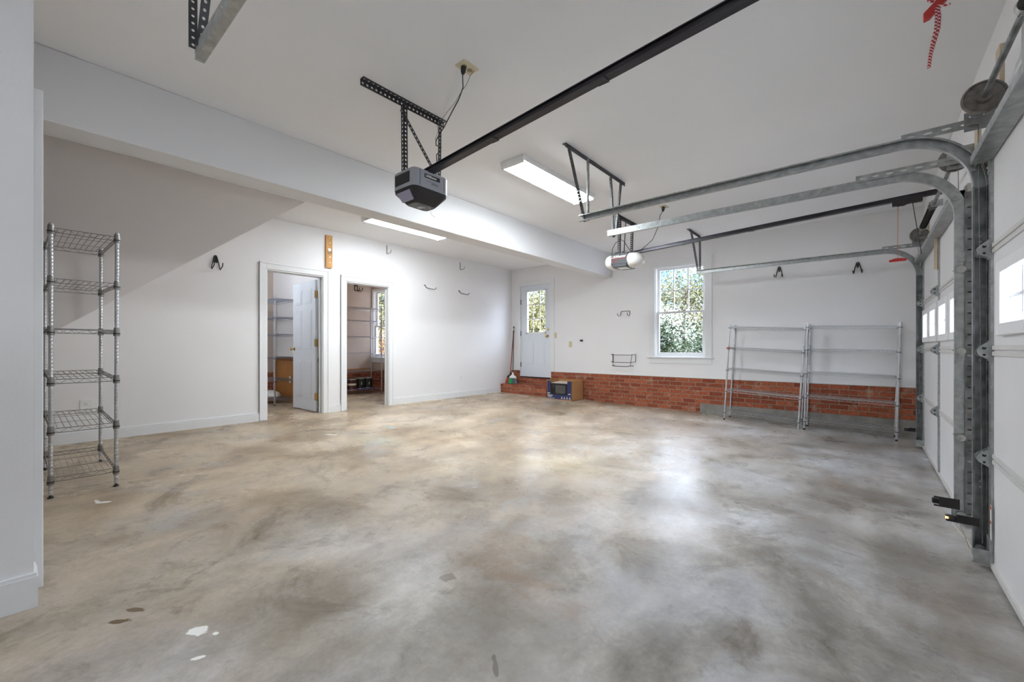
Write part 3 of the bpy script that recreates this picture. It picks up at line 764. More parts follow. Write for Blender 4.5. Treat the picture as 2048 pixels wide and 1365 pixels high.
def shelf_unit(label, x, y, L, Dp, H, zs, nlong, ncross, wr, along, rot, mesh_mat=M_CHROME, red=False, rad=.0125, zrot=0):
    r = thing('wire_shelf_unit', label, 'shelving unit', (x, y, FZ(x) if x > XL else 0), 'chrome wire shelving units')
    r.rotation_euler = rot
    key = (L, Dp, nlong, ncross, along)
    me = None
    for i, z in enumerate(zs):
        if me is None:
            o = wire_shelf_mesh(L, Dp, nlong, ncross, wr, along, False).build('shelf', mesh_mat, r, world=False, smooth=True); me = o.data
        else:
            o = bpy.data.objects.new('shelf', me); COL.objects.link(o); o.parent = r
        o.location = (0, 0, z)
    me = None
    for cx in (0, L):
        for cy in (0, Dp):
            if me is None:
                o = post_mesh(H, rad).build('post', M_CHROME, r, world=False, smooth=True); me = o.data
                fm = MB().lathe([(.016, 0), (.017, .006), (.009, .014), (.009, .03)], (0, 0, -.022), (0, 0, 1), 12).build('foot', M_RUBBER, o, world=False, smooth=True)
                cm = MB().lathe([(.0205, -.052), (.0205, -.044)], (0, 0, 0), (0, 0, 1), 12).build('clip', M_BLACK, o, world=False)
                fme, cme = fm.data, cm.data; cm.location = (0, 0, zs[0])
                for z in zs[1:]:
                    c_ = bpy.data.objects.new('clip', cme); COL.objects.link(c_); c_.parent = o; c_.location = (0, 0, z)
            else:
                o = bpy.data.objects.new('post', me); COL.objects.link(o); o.parent = r
                f_ = bpy.data.objects.new('foot', fme); COL.objects.link(f_); f_.parent = o
                for z in zs:
                    c_ = bpy.data.objects.new('clip', cme); COL.objects.link(c_); c_.parent = o; c_.location = (0, 0, z)
            o.location = (cx, cy, 0.022)
    return r
SLP = -math.atan(-.0254)   # the floor falls towards +x, so the units tip that way
u1 = shelf_unit('tall narrow chrome wire shelving unit in front of the boxed staircase', -5.27, .155, .92, .335, 1.895, [.14, .485, .83, 1.185, 1.535, 1.885], 10, 3, .0022, True, (0, SLP, 0), M_WIRED)
u2 = shelf_unit('wide chrome wire shelving unit with a red tie, under the right of the window', -1.692, 7.125, .957, .35, 1.47, [.14, .47, .80, 1.13, 1.455], 4, 36, .0021, False, (0, .055, 0), M_CHROME)
u3 = shelf_unit('wide chrome wire shelving unit closest to the garage door, against the brick', -.664, 7.12, .953, .34, 1.47, [.14, .47, .81, 1.14, 1.455], 4, 36, .0021, False, (0, SLP, 0), M_CHROME)
u4 = shelf_unit('chrome wire shelving unit inside the left closet behind the open door', -8.70, 2.88, .91, .34, 1.90, [.10, .44, .84, 1.24, 1.54, 1.86], 8, 30, .0024, False, (0, 0, 0), mat('bluish_chrome', (.48, .50, .56, 1), .3, .9, nscale=10, namt=.05))
u5 = shelf_unit('chrome wire shelving unit holding paint cans in the right closet', -8.79, 4.04, .43, 1.29, 1.90, [.09, .5, .89, 1.25, 1.60, 1.88], 36, 5, .0024, True, (0, 0, 0), M_CHROME)
b = MB(); b.tube([(-.0, -.018, 1.12), (.0, -.018, 1.145)], .004, 6); b.box(-.025, .025, -.022, .022, 1.112, 1.126); b.tube([(.0, -.02, 1.12), (.02, .1, 1.12), (.0, .2, 1.118), (0, .34, 1.12)], .004, 6)
o = b.build('red_tie', M_RED, u2, world=False); o['label'] = 'red tie'

# =================================================================== GARAGE DOORS
SEAMS = [FZ(XR) + .012, .415, .985, 1.525, GTOP + .02]
XD = .512    # inner face of the door sections
def garage_door(label, ya, yb, wins, stiles):
    r = thing('garage_door', label, 'garage door', (XD + .02, (ya + yb) / 2, FZ(XR)), 'sectional garage doors')
    for i in range(4):
        z0, z1 = SEAMS[i] + .0003, SEAMS[i + 1] - .0003
        if i == 0: z0 = SEAMS[0] + .02
        b = MB()
        if i != 2: b.box(XD, XD + .045, ya, yb, z0, z1)
        else:
            wz0, wz1 = 1.10, 1.385; ys = ya
            for wy in wins:
                b.box(XD, XD + .045, ys, wy - .235, z0, z1); ys = wy + .235
                b.box(XD, XD + .045, wy - .235, wy + .235, z0, wz0); b.box(XD, XD + .045, wy - .235, wy + .235, wz1, z1)
            b.box(XD, XD + .045, ys, yb, z0, z1)
        sec = b.build('section', M_GDOOR, r)
        b = MB()
        if i > 0: b.box(XD - .007, XD + .002, ya, yb, z0 + .004, z0 + .026)
        if i < 3: b.box(XD - .007, XD + .002, ya, yb, z1 - .026, z1 - .004)
        else: b.box(XD - .004, XD + .002, ya, yb, z1 - .02, z1)
        b.each('section_rail', M_GRAIL, sec, bevel=.002)
    for wy in wins:
        b = MB(); wz0, wz1 = 1.10, 1.385; o0 = .285; i0 = .205
        for (a, c, d, e_) in ((wy - o0, wy - i0, 1.06, 1.425), (wy + i0, wy + o0, 1.06, 1.425), (wy - i0, wy + i0, 1.06, wz0 + .02), (wy - i0, wy + i0, wz1 - .02, 1.425)):
            b.box(XD - .022, XD + .05, a, c, d, e_)
        b.box(XD + .012, XD + .034, wy - .011, wy + .011, wz0, wz1); b.box(XD + .012, XD + .034, wy - i0, wy + i0, 1.235, 1.257)
        f = b.build('window_frame', M_TRIM, r, bevel=.006)
        MB().box(XD + .022, XD + .026, wy - i0, wy + i0, wz0 + .01, wz1 - .01).build('pane', M_GLASS, f)
    for k, y in enumerate(stiles):
        b = MB(); wd = .03
        b.box(XD - .010, XD + .001, y - wd, y + wd, SEAMS[0] + .03, GTOP + .01)
        b.m(1)
        for i in range(26):
            z = SEAMS[0] + .1 + i * .08
            for dy in (-.016, .012): b.lathe([(.0045, 0), (.004, .003)], (XD - .010, y + dy, z + (dy * 1.5)), (-1, 0, 0), 6)
        b.build('stile', [M_GALV, M_TIN], r)
        for zi, z in enumerate(SEAMS[1:4]):
            b = MB()
            sgn = -1 if y > (ya + yb) / 2 else 1
            edge = k in (0, len(stiles) - 1)
            # hinge: two leaves and a triangular wing that carries the roller stem
            b.box(XD - .014, XD - .009, y - .03, y + .03, z - .055, z + .055)
            b.prism([(XD - .012, z - .05), (XD - .055, z - .022), (XD - .062, z + .0), (XD - .05, z + .022), (XD - .012, z + .052)], y - .026, y - .023)
            b.prism([(XD - .012, z - .05), (XD - .055, z - .022), (XD - .062, z + .0), (XD - .05, z + .022), (XD - .012, z + .052)], y + .023, y + .026)
            b.cyl((XD - .035, y - .03, z - .008), (XD - .035, y + .03, z - .008), .009, 10)
            b.cyl((XD - .033, y - .028, z + .022), (XD - .033, y + .028, z + .022), .005, 8)
            b.m(1)
            for hz_, hr in ((.014, .008), (-.022, .006)):
                b.cyl((XD - .034, y - .0275, z + hz_), (XD - .034, y - .0260, z + hz_), hr, 12)
            hg = b.build('hinge', [M_GALV, M_BLACK], r)
            if edge:
                yo = y - sgn * .03; yw = y - sgn * .075
                b = MB(); b.cyl((XD - .035, y, z - .008), (XD - .035, yw, z - .008), .005, 8); b.lathe([(.008, -.006), (.023, -.005), (.023, .005), (.008, .006)], (XD - .035, yw, z - .008), (0, 1, 0), 16)
                b.build('roller', M_TIN, hg)
        if k in (0, len(stiles) - 1):
            sgn = -1 if y > (ya + yb) / 2 else 1
            b = MB(); z = SEAMS[0] + .06
            b.box(XD - .016, XD - .009, y - .035, y + .035, z - .05, z + .1); b.box(XD - .065, XD - .01, y - .025, y + .025, z - .045, z - .040)
            b.box(XD - .075, XD - .01, y - .03, y - .026, z - .045, z + .03)
            b.cyl((XD - .035, y, z), (XD - .035, y - sgn * .07, z), .005, 8); b.lathe([(.008, -.006), (.023, -.005), (.023, .005), (.008, .006)], (XD - .035, y - sgn * .075, z), (0, 1, 0), 16)
            b.build('bottom_bracket', M_GALV, r)
            b = MB(); z = 2.0
            b.box(XD - .014, XD - .009, y - .03, y + .03, z - .07, z + .03); b.box(XD - .06, XD - .012, y - .012, y + .012, z - .006, z + .0)
            b.cyl((XD - .055, y, z), (XD - .055, y - sgn * .07, z), .005, 8); b.lathe([(.008, -.006), (.023, -.005), (.023, .005), (.008, .006)], (XD - .055, y - sgn * .075, z), (0, 1, 0), 16)
            b.build('top_bracket', M_GALV, r)
            b = MB(); b.tube([(XD - .03, y - sgn * .045, SEAMS[0] + .1), (XD - .045, y - sgn * .045, 2.22)], .002, 5); b.build('lift_cable', M_GALVD, r)
    # reinforcement strut along the top section
    b = MB(); t_ = .003
    prof = [(0, 2.055), (-.075, 2.045), (-.075, 2.0), (-.078, 2.0), (-.078, 2.048), (0, 2.058)]
    b.add([], [])
    b.prism([(XD - .008, 2.055), (XD - .072, 2.050), (XD - .078, 2.044), (XD - .078, 2.002), (XD - .074, 2.002), (XD - .074, 2.042), (XD - .070, 2.047), (XD - .008, 2.051)], ya + .01, yb - .01)
    b.prism([(XD - .008, 1.998), (XD - .008, 2.055), (XD - .004, 2.055), (XD - .004, 1.994), (XD - .078, 2.0), (XD - .078, 2.004)], ya + .01, yb - .01)
    b.build('strut', M_GALV, r)
    MB().box(XD - .003, XD + .05, ya, yb, SEAMS[0], SEAMS[0] + .02).build('bottom_seal', M_RUBBER, r)
    MB().box(XD - .012, XD + .0, ya, yb, SEAMS[0] + .004, SEAMS[0] + .03).build('bottom_rail', M_GRAIL, r)
    return r
garage_door('white sectional garage door nearest the viewer, with steel track at its far edge', G1[0], G1[1] - .0, [.96, 1.60, 2.24, 2.86], [G1[0] + .035, 1.94, G1[1] - .035])
garage_door('white sectional garage door further away, by the far brick wall', G2[0], G2[1], [4.43, 5.10, 5.79, 6.45], [G2[0] + .035, 5.45, G2[1] - .035])

# tracks: vertical run, curve and horizontal run in one channel
XT = .478; RT = .33
def track(label, yw, side, zc, xe, xa=-.06):
    r = thing('garage_door_track', label, 'door track', (XT, yw, FZ(XT)), 'garage door tracks')
    path = [(XT, yw, FZ(XT) + .03)]; nm = [Vector((1, 0, 0))]
    path.append((XT, yw, zc - RT)); nm.append(Vector((1, 0, 0)))
    N = 16
    for i in range(1, N + 1):
        a = (pi / 2) * i / N
        path.append((XT - RT + RT * cos(a), yw, zc - RT + RT * sin(a))); nm.append(Vector((cos(a), 0, sin(a))))
    xh = XT - RT; 
    path.append((xe, yw, zc)); nm.append(Vector((0, 0, 1)))
    h = .030; d = .030 * side; t_ = .0025
    prof = [(-h, d), (-h, 0), (h, 0), (h, d * .9), (h - .008, d * 1.0), (h - .008 - t_, d * .95), (h - t_, d * .8), (h - t_, t_ * side), (-h + t_, t_ * side), (-h + t_, d), (-h + .008, d * 1.0), (-h + .008, d * 1.08), (-h, d * 1.08)]
    def frm(sel):
        return lambda i: (nm[sel[i]], Vector((0, 1, 0)))
    sel = [0, 1]
    b = MB().sweep(prof, [path[i] for i in sel], frm(sel)).m(1)
    for z in (.3, .36, .62, .68, .85, 1.0, 1.06): b.lathe([(.006, 0), (.005, .003)], (XT, yw - side * .0, z), (0, -side, 0), 8)
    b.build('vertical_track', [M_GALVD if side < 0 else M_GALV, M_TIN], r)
    sel = list(range(1, len(path)))
    b = MB().sweep(prof, [path[i] for i in sel], frm(sel)).m(1)
    for x in [XT - RT - .5, XT - RT - 1.1, xe + .35]:
        if x > xe: b.lathe([(.007, 0), (.005, .004)], (x, yw + side * .0025, zc), (0, side, 0), 8); b.lathe([(.007, 0), (.005, .004)], (x, yw, zc), (0, -side, 0), 8)
    b.build('horizontal_track', [M_GALV, M_TIN], r, smooth=True)
    # perforated angle carrying the curve back to the wall
    MB().strip((xa, yw - side * .004, zc + .012), (XR - .02 - xa, 0, 0), (0, 0, 1), (0, -side, 0), .05, .003, .075, .022, .007).build('curve_angle', M_GALV, r)
    # wall angle behind the vertical run
    b = MB(); b.strip((XR - .02, yw - side * .010, FZ(XR) + .05), (0, 0, 2.15), (-1, 0, 0), (0, -side, 0), .045, .003, .07, .006, .014); b.build('wall_angle', M_GALVD, r)
    for z in (.25, .95, 1.6):
        b = MB(); b.box(XT - .01, XR, yw - side * .004, yw - side * .010, z - .03, z + .03)
        for dz in (-.015, .015): b.lathe([(.008, 0), (.006, .005)], (XT - .0, yw + side * .003, z + dz), (0, side, 0), 8)
        b.build('track_bracket', M_GALV, r)
    return r
TA = track('galvanised track at the far side of the nearest garage door, curving overhead', 3.435, -1, 2.217, -2.06, .16)
TB = track('galvanised track at the near side of the further garage door, slotted back facing viewer', 4.035, 1, 2.212, -2.09)
TCk = track('galvanised track by the far wall, crossing in front of the window top', 6.885, -1, 2.185, -2.03, .15)
TD = track('galvanised track of the nearest door whose end hangs at the top left', .475, 1, 2.217, -2.11)

# ceiling hangers for the tracks
def hanger(label, rail, legs, mats=None):
    (xa, ya, yb) = rail
    r = thing('track_hanger', label, 'metal bracket', (xa, (ya + yb) / 2, ZC), 'perforated ceiling hangers')
    b = MB(); b.angle((xa, ya, ZC - .001), (xa, yb, ZC - .001), (0, 0, -1), (-1, 0, 0), .04, .003, .034, .0065); b.build('ceiling_angle', M_ANGLE, r)
    for p, q, lt in legs:
        b = MB(); b.angle(p, q, (0, -1, 0), (-1, 0, 0), .03, .003, .03, .006); b.build('strap', M_ANGLEL if lt else M_ANGLE, r)
    return r
hanger('black perforated bracket holding the middle two garage tracks, right of the ceiling light', (-2.03, 3.14, 4.33),
       [((-2.02, 3.20, ZC - .03), (-2.01, 3.46, 2.19), 0), ((-2.0, 3.50, ZC - .03), (-1.985, 3.47, 2.19), 1), ((-2.03, 4.02, ZC - .03), (-2.02, 4.075, 2.17), 0), ((-2.0, 4.20, ZC - .03), (-2.0, 4.09, 2.23), 0)])
hanger('black perforated bracket holding the track end in front of the window', (-2.06, 6.62, 7.18),
       [((-2.045, 6.72, ZC - .03), (-2.0, 6.93, 2.17), 0), ((-2.03, 7.10, ZC - .03), (-1.985, 6.96, 2.17), 0)])
hanger('black perforated bracket cut off by the top edge, holding the upper left track end', (-2.13, .2, .9),
       [((-2.11, .482, ZC - .03), (-2.10, .482, 2.225), 0), ((-1.80, .50, ZC - .03), (-2.07, .50, 2.225), 0)])

# torsion shafts, drums and springs
def shaft(label, ya, yb, drums, spring, plates, cpos):
    XS, ZS = .465, 2.30
    r = thing('torsion_shaft', label, 'torsion shaft', (XS, (ya + yb) / 2, ZS), 'torsion shafts above the garage doors')
    MB().cyl((XS, ya, ZS), (XS, yb, ZS), .0127, 14).build('shaft', M_GALVD, r, smooth=True)
    for y, s_ in drums:
        prof = [(.02, -.03 * s_), (.042, -.028 * s_), (.042, .0), (.075, .006 * s_), (.084, .010 * s_), (.084, .022 * s_), (.076, .026 * s_), (.072, .016 * s_), (.03, .012 * s_), (.028, .034 * s_), (.014, .036 * s_)]
        MB().lathe(prof, (XS, y, ZS), (0, 1, 0), 28).build('cable_drum', M_IRON, r, smooth=True)
    (sa, sb) = spring
    pts = []; n = int((sb - sa) / .0075); R = .027
    for i in range(n * 10 + 1):
        t = i / 10; a = 2 * pi * t; pts.append((XS + R * cos(a), sa + (sb - sa) * i / (n * 10), ZS + R * sin(a)))
    MB().tube(pts, .0036, 4).build('spring', M_BLKMET, r, smooth=True)
    for y in (sa, sb):
        b = MB(); b.lathe([(.015, -.02), (.03, -.018), (.034, 0), (.03, .018), (.015, .02)], (XS, y, ZS), (0, 1, 0), 18)
        for a in range(3): b.cyl((XS + .03 * cos(a * 2.1), y, ZS + .03 * sin(a * 2.1)), (XS + .045 * cos(a * 2.1), y, ZS + .045 * sin(a * 2.1)), .005, 6)
        b.build('spring_cone', M_IRON if y == sa else M_TIN, r, smooth=True)
    b = MB(); b.box(XS - .02, XR, cpos - .002, cpos + .002, ZS - .03, ZS + .03); b.lathe([(.022, -.006), (.026, 0), (.022, .006)], (XS, cpos, ZS), (0, 1, 0), 16); b.box(XR - .006, XR, cpos - .04, cpos + .04, ZS - .08, ZS + .08)
    b.build('centre_bracket', M_GALV, r)
    for y, s_ in plates:
        b = MB()
        b.strip((XS - .05, y, ZS - .10), (.145, 0, 0), (0, 0, 1), (0, s_, 0), .055, .003, .0725, .026, .008)
        b.strip((XS - .05, y, ZS - .045), (.145, 0, 0), (0, 0, 1), (0, s_, 0), .05, .003, .048, .006, .006)
        b.lathe([(.016, -.008), (.032, -.006), (.032, .006), (.016, .008)], (XS, y + .003 * s_, ZS), (0, 1, 0), 18)
        b.box(XS - .0, XR, y, y + .003 * s_, ZS - .0, ZS + .045)
        b.build('bearing_plate', M_GALV, r)
    return r
shaft('steel torsion shaft above the nearest garage door, with an iron drum at its end', .55, 3.46, [(.66, -1), (3.25, -1)], (1.55, 2.47), [(.50, 1), (3.41, -1)], 1.95 - .35)
shaft('steel torsion shaft with a dark spring above the further garage door', 3.99, 6.92, [(4.16, 1), (6.72, -1)], (5.42, 6.28), [(4.06, 1), (6.87, -1)], 5.33)

# =================================================================== DOOR OPENERS
def rail_z1(x): return 2.487 + .077 * x
def rail_z2(x): return 2.412 + .0455 * x
def opener_rail(label, x0, x1, y, zf, parent):
    t_ = .003
    b = MB()
    prof = [(-.028, -.020), (.028, -.020), (.028, -.014), (.012, -.014), (.012, .016), (.022, .016), (.022, .022), (-.022, .022), (-.022, .016), (-.012, .016), (-.012, -.014), (-.028, -.014)]
    b.sweep(prof, [(x0, y, zf(x0)), (x1, y, zf(x1))], lambda i: (Vector((0, 1, 0)), Vector((0, 0, 1))))
    rr = b.build('rail', M_RAIL, parent)
    b = MB()
    for x in (x0 + .78, x0 + 1.55): b.box(x - .03, x + .03, y - .030, y + .030, zf(x) - .0235, zf(x) - .012)
    b.each('rail_joint', M_RAIL, rr)
    b = MB(); b.box(x1 - .02, XR, y - .02, y + .02, zf(x1) - .03, zf(x1) - .02); b.box(XR - .006, XR, y - .03, y + .03, zf(x1) - .07, zf(x1) + .07); b.cyl((x1 - .03, y - .03, zf(x1) - .01), (x1 - .03, y + .03, zf(x1) - .01), .006, 8)
    b.build('header_bracket', M_BLKMET, rr)
    return rr
# opener 1 (near)
OY = 1.96
r = thing('garage_door_opener', 'dark grey garage door opener with black panels hanging nearest the viewer', 'garage door opener', (-2.54, OY, 2.3), 'ceiling garage door openers')
bx0, bx1, by0, by1 = -2.685, -2.425, OY - .16, OY + .17
def rrect(x0, x1, y0, y1, rad, n=5):
    pts = []
    for cx, cy, a0 in ((x1 - rad, y1 - rad, 0), (x0 + rad, y1 - rad, pi / 2), (x0 + rad, y0 + rad, pi), (x1 - rad, y0 + rad, 3 * pi / 2)):
        for i in range(n + 1):
            a = a0 + pi / 2 * i / n; pts.append((cx + rad * cos(a), cy + rad * sin(a)))
    return pts
def loft(sections):
    b = MB(); vs = []; n = len(sections[0][0])
    for pts, z in sections: vs += [(p[0], p[1], z) for p in pts]
    fs = []
    for i in range(len(sections) - 1):
        for k in range(n): fs.append((i * n + k, i * n + (k + 1) % n, (i + 1) * n + (k + 1) % n, (i + 1) * n + k))
    fs.append(list(range(n))[::-1]); fs.append([(len(sections) - 1) * n + k for k in range(n)])
    b.add(vs, fs); return b
R0 = rrect(bx0, bx1, by0, by1, .045)
def ins(d, rad): return rrect(bx0 + d, bx1 - d, by0 + d, by1 - d, rad)
loft([(ins(.0, .045), 2.155), (R0, 2.17), (R0, 2.275), (ins(.012, .04), 2.288)]).build('housing', M_GREYPL, r, smooth=True)
loft([(ins(.068, .03), 2.062), (ins(.055, .035), 2.075), (ins(.004, .045), 2.135), (ins(.002, .045), 2.1555)]).build('bottom_shell', M_BLKMET, r, smooth=True)
loft([(ins(.072, .03), 2.0585), (ins(.066, .03), 2.066)]).build('bottom_plate', M_DKGREY, r)
MB().lathe([(.032, 0), (.032, .006), (.027, .008), (.025, .004)], ((bx0 + bx1) / 2, (by0 + by1) / 2, 2.059), (0, 0, -1), 24).build('round_button', M_GREYPL, r, smooth=True)
# black side panel (faces -y) and lens below it
MB().box(bx0 + .036, bx1 - .045, by0 - .0025, by0 + .01, 2.18, 2.262).build('side_panel', M_BLACK, r, bevel=.006)
b = MB(); (ya_, za_), (yb_, zb_) = (by0 + .0015, 2.128), (by0 + .049, 2.0725)
q_ = [(bx0 + .052, ya_, za_), (bx1 - .055, ya_, za_), (bx1 - .072, yb_, zb_), (bx0 + .062, yb_, zb_)]
b.add(q_ + [(p[0], p[1] + .006, p[2] + .006) for p in q_], [(0, 1, 2, 3), (7, 6, 5, 4), (0, 4, 5, 1), (1, 5, 6, 2), (2, 6, 7, 3), (3, 7, 4, 0)])
b.build('light_lens', M_LENS, r)
b = MB(); b.box(bx1 - .001, bx1 + .0012, by0 + .053, by0 + .0555, 2.165, 2.278); b.box(bx1 - .001, bx1 + .0012, by1 - .055, by1 - .0525, 2.165, 2.278); b.each('seam', M_BLACK, r)
lg = MB().box(bx1, bx1 + .002, by0 + .095, by0 + .235, 2.228, 2.258).build('logo_plate', M_BLACK, r)
text('logo', 'LiftMaster', .025, (bx1 + .0025, by0 + .103, 2.236), (0, 1, 0), (0, 0, 1), M_WHITEP, lg, .0004, bold=.0006)
b = MB()
for i in range(7): b.box(bx1, bx1 + .001, by0 + .115 + i * .015, by0 + .124 + i * .015, 2.208, 2.211)
b.build('small_print', M_BLACK, r)
b = MB()
for i in range(4): b.lathe([(.005, 0), (.004, .001)], (bx1, by0 + .165 + i * .017, 2.198), (1, 0, 0), 8)
b.each('icon', M_BLACK, r)
b = MB(); b.tube([(-2.50, OY + .04, 2.06), (-2.50, OY + .045, 2.03), (-2.485, OY + .05, 1.995), (-2.46, OY + .06, 1.975)], .0012, 5); b.build('antenna_wire', M_CREAM, r)
opener_rail('rail', -2.60, XR - .10, OY, rail_z1, r)
# hangers
r2 = thing('opener_hanger', 'black perforated bracket carrying the nearest opener from the ceiling', 'metal bracket', (-2.6, 1.86, ZC), 'perforated opener hangers')
MB().angle((-2.61, 1.50, ZC - .001), (-2.61, 2.23, ZC - .001), (0, 0, -1), (1, 0, 0), .042, .003, .034, .0085).build('ceiling_angle', M_ANGLE, r2)
MB().angle((-2.60, 1.84, ZC - .02), (-2.60, 1.845, 2.285), (0, 1, 0), (-1, 0, 0), .034, .003, .03, .008).build('strap', M_ANGLE, r2)
MB().strip((-2.58, 2.155, ZC - .02), (0, -.01, -.58), (0, 1, 0), (-1, 0, 0), .03, .003, .03, .0062, .0062).build('strap', M_ANGLE, r2)
MB().strip((-2.585, 1.80, ZC - .09), (0.02, .335, -.42), (0, .7, .7), (-1, 0, 0), .026, .003, .03, .0062, .0062).build('brace', M_ANGLE, r2)
b = MB(); b.box(-2.60, -2.575, 1.98, 2.19, 2.31, 2.315)
for y in (2.0, 2.17): b.cyl((-2.59, y, 2.30), (-2.59, y, 2.33), .008, 8)
b.build('cross_bar', M_ANGLE, r2)

# opener 2 (far)
OY2 = 5.45
r = thing('garage_door_opener', 'grey garage door opener with white light covers hanging by the far wall', 'garage door opener', (-2.55, OY2, 2.3), 'ceiling garage door openers')
MB().prism([(-2.69, 2.295), (-2.70, 2.14), (-2.66, 2.105), (-2.47, 2.105), (-2.45, 2.295)], OY2 - .14, OY2 + .14).build('housing', M_DKGREY, r, bevel=.008)
def lens(x0, x1, tip):
    secs = []; n = 18
    for t, k in ((0, 1.0), (.35, .98), (.65, .86), (.88, .6), (1.0, .25)):
        x = x0 + (x1 - x0) * t; ring = []
        for i in range(n):
            a = 2 * pi * i / n; ca, sa = cos(a), sin(a)
            ring.append((x, OY2 + k * .15 * math.copysign(abs(ca) ** .75, ca), 2.205 + (k * .105 if sa < 0 else k * .095) * math.copysign(abs(sa) ** .8, sa)))
        secs.append(ring)
    b = MB(); vs = [p for s_ in secs for p in s_]; fs = []
    for i in range(len(secs) - 1):
        for k in range(n): fs.append((i * n + k, i * n + (k + 1) % n, (i + 1) * n + (k + 1) % n, (i + 1) * n + k))
    fs.append(list(range(n))[::-1]); fs.append([(len(secs) - 1) * n + k for k in range(n)])
    b.add(vs, fs); b.build('light_cover', M_LENSW, r, smooth=True)
lens(-2.69, -2.83, 0); lens(-2.46, -2.29, 0)
b = MB(); b.box(-2.63, -2.50, OY2 - .10, OY2 + .06, 2.102, 2.106); b.build('bottom_label', M_WHITEP, r)
lg = MB().box(-2.695, -2.455, OY2 - .1445, OY2 - .139, 2.15, 2.285).build('logo_plate', M_DKGREY, r)
text('logo', 'LiftMaster', .052, (-2.686, OY2 - .1455, 2.232), (1, 0, 0), (0, 0, 1), M_WHITEP, lg, .0004, bold=.0012)
b = MB(); b.box(-2.686, -2.468, OY2 - .146, OY2 - .144, 2.216, 2.222); b.box(-2.68, -2.60, OY2 - .146, OY2 - .144, 2.185, 2.192); b.build('logo_stripe', M_RED, lg)
b = MB(); b.box(-2.66, -2.52, OY2 - .08, OY2 + .08, 2.295, 2.305)
for x in (-2.65, -2.6, -2.55): b.lathe([(.012, 0), (.012, .02)], (x, OY2 - .08, 2.30), (0, 0, 1), 8)
b.build('top_bracket', M_BLKMET, r)
opener_rail('rail', -2.56, XR - .04, OY2, rail_z2, r)
# trolley, arm and cord on the rail
b = MB(); b.box(.20, .40, OY2 - .03, OY2 + .03, rail_z2(.3) - .055, rail_z2(.3) - .018); b.box(.19, .27, OY2 - .02, OY2 + .02, rail_z2(.3) - .065, rail_z2(.3) - .03)
tr = b.build('trolley', M_BLKMET, r)
b = MB(); b.tube([(.32, OY2 - .03, 2.375), (.27, OY2 - .032, 2.35), (.24, OY2 - .032, 2.352), (.225, OY2 - .032, 2.345)], .006, 6); b.build('release_lever', M_BLACK, tr)
MB().strip((.33, OY2 - .012, 2.38), (.06, 0, -.50), (0, 1, 0), (1, 0, 0), .03, .004, .05, .005, .005).build('door_arm', M_BLKMET, r)
MB().strip((.375, OY2 - .016, 2.03), (.125, 0, -.03), (0, 1, 0), (0, 0, 1), .03, .004, .05, .005, .005).build('door_arm', M_ANGLEL, r)
b = MB(); b.box(XD - .016, XD - .010, OY2 - .03, OY2 + .03, 1.72, 2.05); b.box(XD - .04, XD - .012, OY2 - .03, OY2 - .026, 1.72, 2.05); b.build('arm_bracket', M_JAMBW, r)
b = MB(); b.tube([(.229, OY2, 2.345), (.229, OY2, 1.86)], .0018, 5); b.tube([(.236, OY2, 2.345), (.233, OY2, 2.1), (.230, OY2, 1.86)], .0014, 5)
b.build('release_cord', mat('faded_red_cord', srgb(196, 140, 126), .8, nscale=10, namt=.1), r)
b = MB(); b.prism([(.165, 1.845), (.17, 1.828), (.29, 1.828), (.297, 1.848), (.25, 1.858), (.21, 1.858)], OY2 - .012, OY2 + .012); b.build('release_handle', M_RED, r, bevel=.004)
r2 = thing('opener_hanger', 'black perforated bracket carrying the further opener from the ceiling', 'metal bracket', (-2.6, 5.6, ZC), 'perforated opener hangers')
MB().angle((-2.61, 5.28, ZC - .001), (-2.61, 5.93, ZC - .001), (0, 0, -1), (1, 0, 0), .04, .003, .034, .0085).build('ceiling_angle', M_ANGLE, r2)
MB().angle((-2.60, 5.40, ZC - .02), (-2.60, 5.38, 2.30), (0, 1, 0), (-1, 0, 0), .034, .003, .03, .0078).build('strap', M_ANGLE, r2)
MB().strip((-2.57, 5.50, ZC - .02), (0, -.06, -.50), (0, 1, 0), (-1, 0, 0), .026, .003, .03, .0062, .0062).build('brace', M_ANGLE, r2)
MB().angle((-2.55, 5.70, ZC - .02), (-2.55, 5.66, 2.30), (0, 1, 0), (-1, 0, 0), .03, .003, .03, .0078).build('strap', M_ANGLE, r2)

# near red pull cord
cord_m = bpy.data.materials.new('red_white_cord'); cord_m.use_nodes = True
n_ = cord_m.node_tree.nodes; l_ = cord_m.node_tree.links
t_ = n_.new('ShaderNodeTexCoord'); w_ = n_.new('ShaderNodeTexWave'); w_.inputs['Scale'].default_value = 60; w_.bands_direction = 'DIAGONAL'
l_.new(t_.outputs['Object'], w_.inputs['Vector']); rr_ = n_.new('ShaderNodeValToRGB'); rr_.color_ramp.interpolation = 'CONSTANT'
rr_.color_ramp.elements[0].color = (.40, .012, .02, 1); rr_.color_ramp.elements[1].color = (.75, .6, .58, 1); rr_.color_ramp.elements[1].position = .66
l_.new(w_.outputs['Color'], rr_.inputs['Fac']); l_.new(rr_.outputs['Color'], n_['Principled BSDF'].inputs['Base Color'])
r = thing('pull_cord', 'red and white emergency pull cord with a red handle at the upper right', 'pull cord', (.18, 1.98, 2.3))
cx, cy = .18, 1.985
b = MB(); b.tube([(cx + .012, cy, 2.46), (cx + .01, cy, 2.3), (cx + .012, cy, 2.20), (cx + .006, cy, 2.16)], .0042, 6); b.tube([(cx + .003, cy, 2.46), (cx + .002, cy, 2.25), (cx - .004, cy, 2.17)], .0042, 6)
b.tube(arc((cx - .008, cy, 2.175), .012, 0, 1.8 * pi, 10, (1, 0, 0), (0, 0, 1)), .0042, 6)
